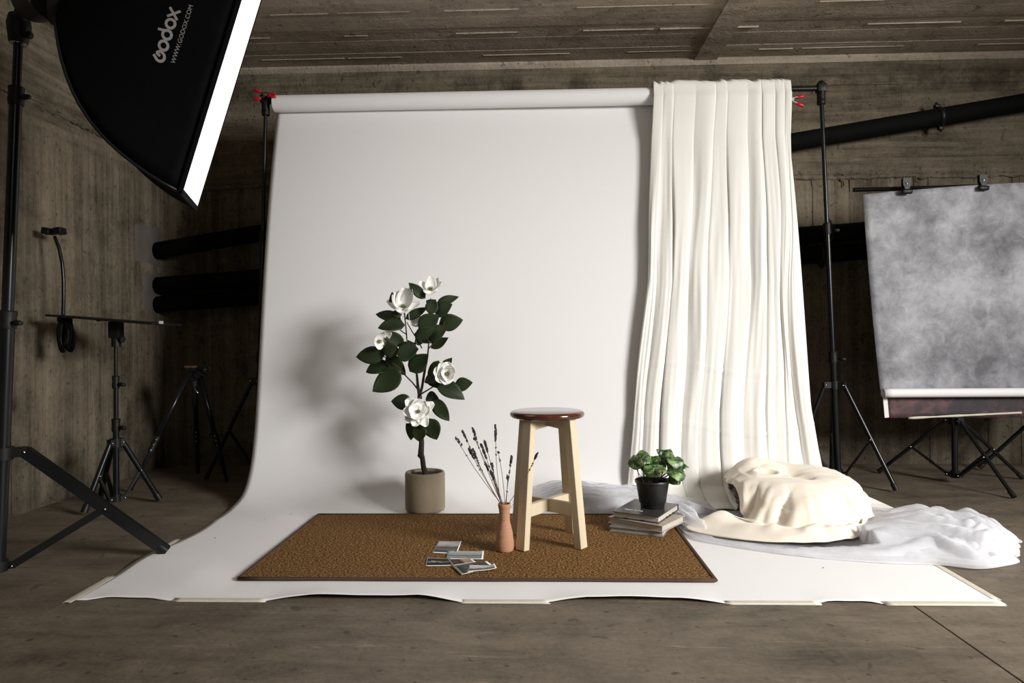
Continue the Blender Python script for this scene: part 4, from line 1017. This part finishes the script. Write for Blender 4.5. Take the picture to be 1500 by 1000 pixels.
# ================================================================ TABLE STAND WITH PHONE CLAMP (left)
TC = V((-1.956, 3.115, .03))
o_, apt, axt = tripod_stand('tray_stand', 'black tripod stand with a thin tray near the left wall', TC, (-1.953, 3.115, .80), .305, .045, [(-2.015, 2.974, 0), (-1.816, 3.232, 0), (-2.10, 3.21, 0)], .0135, None, leg_r=.0125, knobs=(.40, .60), brace_t=.48, collar_r=.022)
ty = at(170, 472, 3.115).z
tl, trr = at(95, 463, 3.115), at(246, 475, 3.115)
b = B(); dtr = (trr-tl).normalized(); rotT = Matrix((dtr, V((0, 1, 0)).cross(dtr)*-1 if False else V((0, 1, 0)), dtr.cross(V((0, 1, 0))))).transposed()
box(b, (tl+trr)/2, ((trr-tl).length, .26, .010), rotT, bev=.003); obj('tray', b, M['plastic'], o_, smooth=False)
b = B(); p = at(170, 480, 3.115); box(b, p-V((0, 0, .010)), (.05, .05, .078), bev=.006); tube(b, [p-V((0, 0, .09)), p-V((0, 0, .04))], .02, 12); tube(b, [p+V((.0, 0, -.05)), p+V((.04, -.01, -.055))], [.010, .016], 10); cobj('tilt_head', b, M['plastic'], o_)
for dx in (-.05, .05): b = B(); ball(b, p+V((dx, -.05, .030-dx*.08)), .012, 8, (1, 1, .5)); obj('tray_screw', b, M['plastic'], o_)
b = B(); q = at(236, 472, 2.99); box(b, q, (.018, .003, .012), rotT); obj('sticker', b, M['tag'], o_, smooth=False)
gn = empty('phone_holder', at(95, 463, 3.1), 'gooseneck phone holder clamped to the left end of the tray', 'phone holder')
pts = [at(*p, 3.08) for p in ((92, 466), (93, 440), (93, 410), (91, 385), (86, 362), (80, 346))]; out = []
for a_, c_ in zip(pts, pts[1:]): out += [a_.lerp(c_, i/4) for i in range(4)]
b = B(); tube(b, out+[pts[-1]], .0075, 10); obj('gooseneck', b, M['tube'], gn)
hd = at(79, 341, 3.08); b = B(); beam(b, hd+V((-.035, 0, -.002)), hd+V((.035, 0, .002)), .02, .014, side=(0, 1, 0))
for s in (-1, 1): box(b, hd+V((s*.028, 0, .008)), (.034, .05, .03), Matrix.Rotation(-s*.12, 3, 'Y'), bev=.004)
obj('phone_clamp', b, M['plastic'], gn, smooth=False)
b = B(); q = at(95, 467, 3.08); box(b, q, (.045, .05, .03), bev=.006); tube(b, [q+V((0, 0, -.01)), q+V((0, 0, -.05))], .006, 8); obj('desk_clamp', b, M['plastic'], gn, smooth=False)
cbn = empty('cable_coil', at(95, 468, 3.03), 'coiled black strap hanging from the left end of the tray', 'cable')
for k in range(5):
    c = at(91+k*2.6, 491, 3.02+.006*k); b = B(); rx_ = .020+.006*(k % 3); rz_ = .066+.006*math.sin(k*2)
    pts = [c+V((rx_*math.cos(2*PI*i/28)+.008*math.sin(4*PI*i/28+k)*.5, .006*math.sin(2*PI*i/28+k), rz_*math.sin(2*PI*i/28))) for i in range(29)]
    tube(b, pts, .0058, 7); obj('strap_loop', b, M['fabric_b'], cbn)
b = B(); c = at(92, 513, 3.02); tube(b, [c+V((.012*math.cos(2*PI*i/16), 0, .010*math.sin(2*PI*i/16))) for i in range(17)], .0025, 6); obj('ring', b, M['black'], cbn)

# ================================================================ CAMERA TRIPOD (left background)
TA = at(284, 552, 3.66)
ct = empty('camera_tripod', (TA.x, TA.y, 0), 'black camera tripod with a pan head in the dark left corner', 'tripod')
b = B(); tube(b, [TA-V((0, 0, .05)), TA+V((0, 0, .03))], [.022, .03], 12); box(b, TA, (.06, .06, .045), bev=.01); cobj('shoulder', b, M['plastic'], ct)
b = B(); tube(b, [TA-V((0, 0, .16)), TA+V((0, 0, .06))], .013, 12); obj('centre_column', b, M['tube'], ct)
for fp, lp in ((fl(191, 721), (225, 645)), (fl(290, 695), (284, 645)), (fl(333, 708), (314, 648))):
    top_ = TA + (fp-V((TA.x, TA.y, 0))).normalized()*.035; b = B()
    k1 = top_.lerp(fp, .55); k2 = top_.lerp(fp, .64); tube(b, [top_, k1], .0135, 10); lg = obj('leg', b, M['tube'], ct)
    b = B(); tube(b, [k1, k2, fp+V((0, 0, .012))], [.011, .0105, .009], 10); obj('lower_leg', b, M['tube'], lg)
    b = B(); d = (k2-k1).normalized()
    for q in (0, .5, 1): p = k1.lerp(k2, q); tube(b, [p-d*.014, p+d*.012], .0165, 10)
    cobj('leg_lock', b, M['plastic'], lg)
    b = B()
    for q in (0, .5, 1): ball(b, k1.lerp(k2, q)+V((.006, -.017, 0)), .0038, 6)
    obj('lock_screw', b, M['silver'], lg)
b = B(); p = at(289, 541, 3.64); box(b, p, (.07, .05, .02), bev=.004); box(b, p+V((.025, 0, -.012)), (.05, .05, .05), bev=.01); ball(b, p+V((.0, 0, -.03)), .024, 10); cobj('pan_head', b, M['plastic'], ct)
b = B(); c = at(303, 541, 3.60); tube(b, [c+V((.016*math.cos(2*PI*i/20), 0, .016*math.sin(2*PI*i/20))) for i in range(21)], .0045, 7); tube(b, [c, c-V((.05, -.01, -.003))], .006, 8); obj('pan_knob', b, M['plastic'], ct)
b = B(); c = at(279, 537, 3.63); box(b, c, (.05, .045, .012), bev=.003); obj('quick_release_plate', b, M['rugedge'], ct, smooth=False)
b = B(); c = at(286, 568, 3.61); tube(b, [c, c+V((.010, -.003, -.02)), c+V((.018, -.003, -.03))], .003, 6); obj('spring_clip', b, M['silver'], ct)

# ================================================================ GREY BACKDROPS ON THE RIGHT
YG = 3.65; gz = at(1400, 271, YG).z
GS = 'tripod stands carrying the grey backdrop'
tripod_stand('backdrop_stand', 'black tripod stand standing behind the mottled grey backdrop', (2.19, YG, .03), (2.19, YG, gz-.01), .33, .045, [(1.93, 3.92, 0), (2.076+.17, 3.29, 0), (2.60, 3.745, 0)], .015, GS, leg_r=.0095, knobs=(.8,), collar_r=.03)
tripod_stand('backdrop_stand', 'black tripod stand at the far right edge, only one leg in view', (2.98, 3.86, .03), (2.98, 3.72, gz-.01), .52, .06, [(2.546, 4.017, 0), (3.1, 3.45, 0), (3.3, 4.05, 0)], .015, GS, leg_r=.0105, knobs=(.9,), collar_r=.03)
bl_, br_ = at(1250, 278, YG), at(1500, 271, YG); db = (br_-bl_).normalized()
b = B(); tube(b, [bl_, bl_+db*1.6], .0115, 12); cr = obj('hanging_bar', b, M['tube'], origin=bl_); tag(cr, 'thin black bar the grey backdrop is clipped to', 'bar')
def hang(name, label, Yt, tilt, L0, L1, zt_fn, zb, m, width, curl, wave=.01, back='paper'):
    o = empty(name, (L0, Yt, 0), label, 'backdrop')
    def f(u, v):
        x = lerp(L0, L0+width, u); zt = zt_fn(u); p = V((x + (L1-L0)*v*(1-u), Yt, lerp(zt, zb, v)))
        p.y += tilt*v + wave*math.sin(v*PI*1.0) + .008*math.sin(u*5+1)*(1-v)
        p.y += curl*math.exp(-u*12)*(1-v)**.5; return p
    b = B(); grid(b, f, 40, 40); e = obj('printed_sheet', b, m, o); solid(e, .0012, 0)
    return o, f
gTL = at(1268, 283, 3.60); gBL = at(1292, 575, 3.62)
topf = lambda u: gTL.z + .045*math.sin(min(1, u*1.25+.0)*PI/2) - .05*max(0, u-.85)*0
go, gf = hang('grey_backdrop', 'mottled grey hanging backdrop clipped to a bar, its white bottom rolled up', 3.605, .015, gTL.x, gBL.x-.006, topf, gBL.z, M['grey'], 1.25, .02)
# rolled bottom showing the white reverse
b = B(); rc_ = .024; y0_ = 3.62; zc = gBL.z
cL = gf(0, 1); cL2 = gf(1, 1); n = 22
def roll(u, v):
    a = lerp(0, 2*PI*1.08, v); r_ = rc_*(1-.12*v); base = cL.lerp(cL2, u)
    return V((base.x + (.0 if u > .02 else .0), base.y - r_*(1-math.cos(a)), base.z - r_*math.sin(a)))
grid(b, roll, 30, n); e = obj('rolled_hem', b, M['paper'], go); solid(e, .0012, 0)
dTL, dBL = at(1293, 560, 3.66), at(1297, 611, 3.66)
do, df = hang('dark_backdrop', 'dark red-brown mottled backdrop hanging behind the grey one', 3.632, .0, gTL.x+.055, dBL.x, lambda u: gTL.z-.02, dBL.z, M['dusk'], 1.12, .0, wave=.0)
do.location.y += 0
b = B(); beam(b, V((dBL.x-.018, 3.630, dBL.z+.13)), V((dBL.x-.008, 3.630, dBL.z+.002)), .022, .003, side=(1, 0, 0)); obj('pale_edge', b, M['paper'], do, smooth=False)
b = B(); p, q = at(1330, 612, 3.627), at(1496, 604, 3.627)
def tp(u, v): r_ = p.lerp(q, u); r_.z += .010*(v-.5)*(1+.6*nz(u*6, 1)) ; r_.y = 3.622; return r_
grid(b, tp, 20, 2); e = obj('tape_strip', b, M['tape'], do); solid(e, .001, 0)
def binder(px, label):
    zt = (278 if px < 1400 else 273); c = at(px, zt, 3.595); o = empty('backdrop_clip', c, label, 'clip', 'black clips holding the grey backdrop on its bar')
    b = B(); a = at(px, zt-2, 3.592)
    def q(s, y): return [V((a.x+s*w2, y, a.z+h)) for w2, h in ((.020, .052), (.020, .02), (.011, .0), (.011, -.012))]
    L_, R2_ = q(-1, 3.585), q(1, 3.585); L2, R3 = q(-1, 3.607), q(1, 3.607)
    vs = [[b.verts.new(p) for p in arr] for arr in (L_, R2_, R3, L2)]
    for i in range(3):
        for k in range(4): b.faces.new((vs[k][i], vs[(k+1) % 4][i], vs[(k+1) % 4][i+1], vs[k][i+1]))
    b.faces.new([vs[k][0] for k in range(4)]); b.faces.new([vs[k][3] for k in (3, 2, 1, 0)])
    obj('clip_handle', b, M['plastic'], o, smooth=False)
    b = B(); box(b, a+V((0, -.004, -.016)), (.056, .020, .026), bev=.009); obj('clip_jaw', b, M['plastic'], o)
    b = B(); tube(b, [a+V((-.012, -.010, .03)), a+V((.0, -.012, .022)), a+V((-.010, -.010, .012))], .0012, 5); obj('spring', b, M['silver'], o)
binder(1328, 'left black clip at the top of the grey backdrop'); binder(1440, 'right black clip at the top of the grey backdrop')
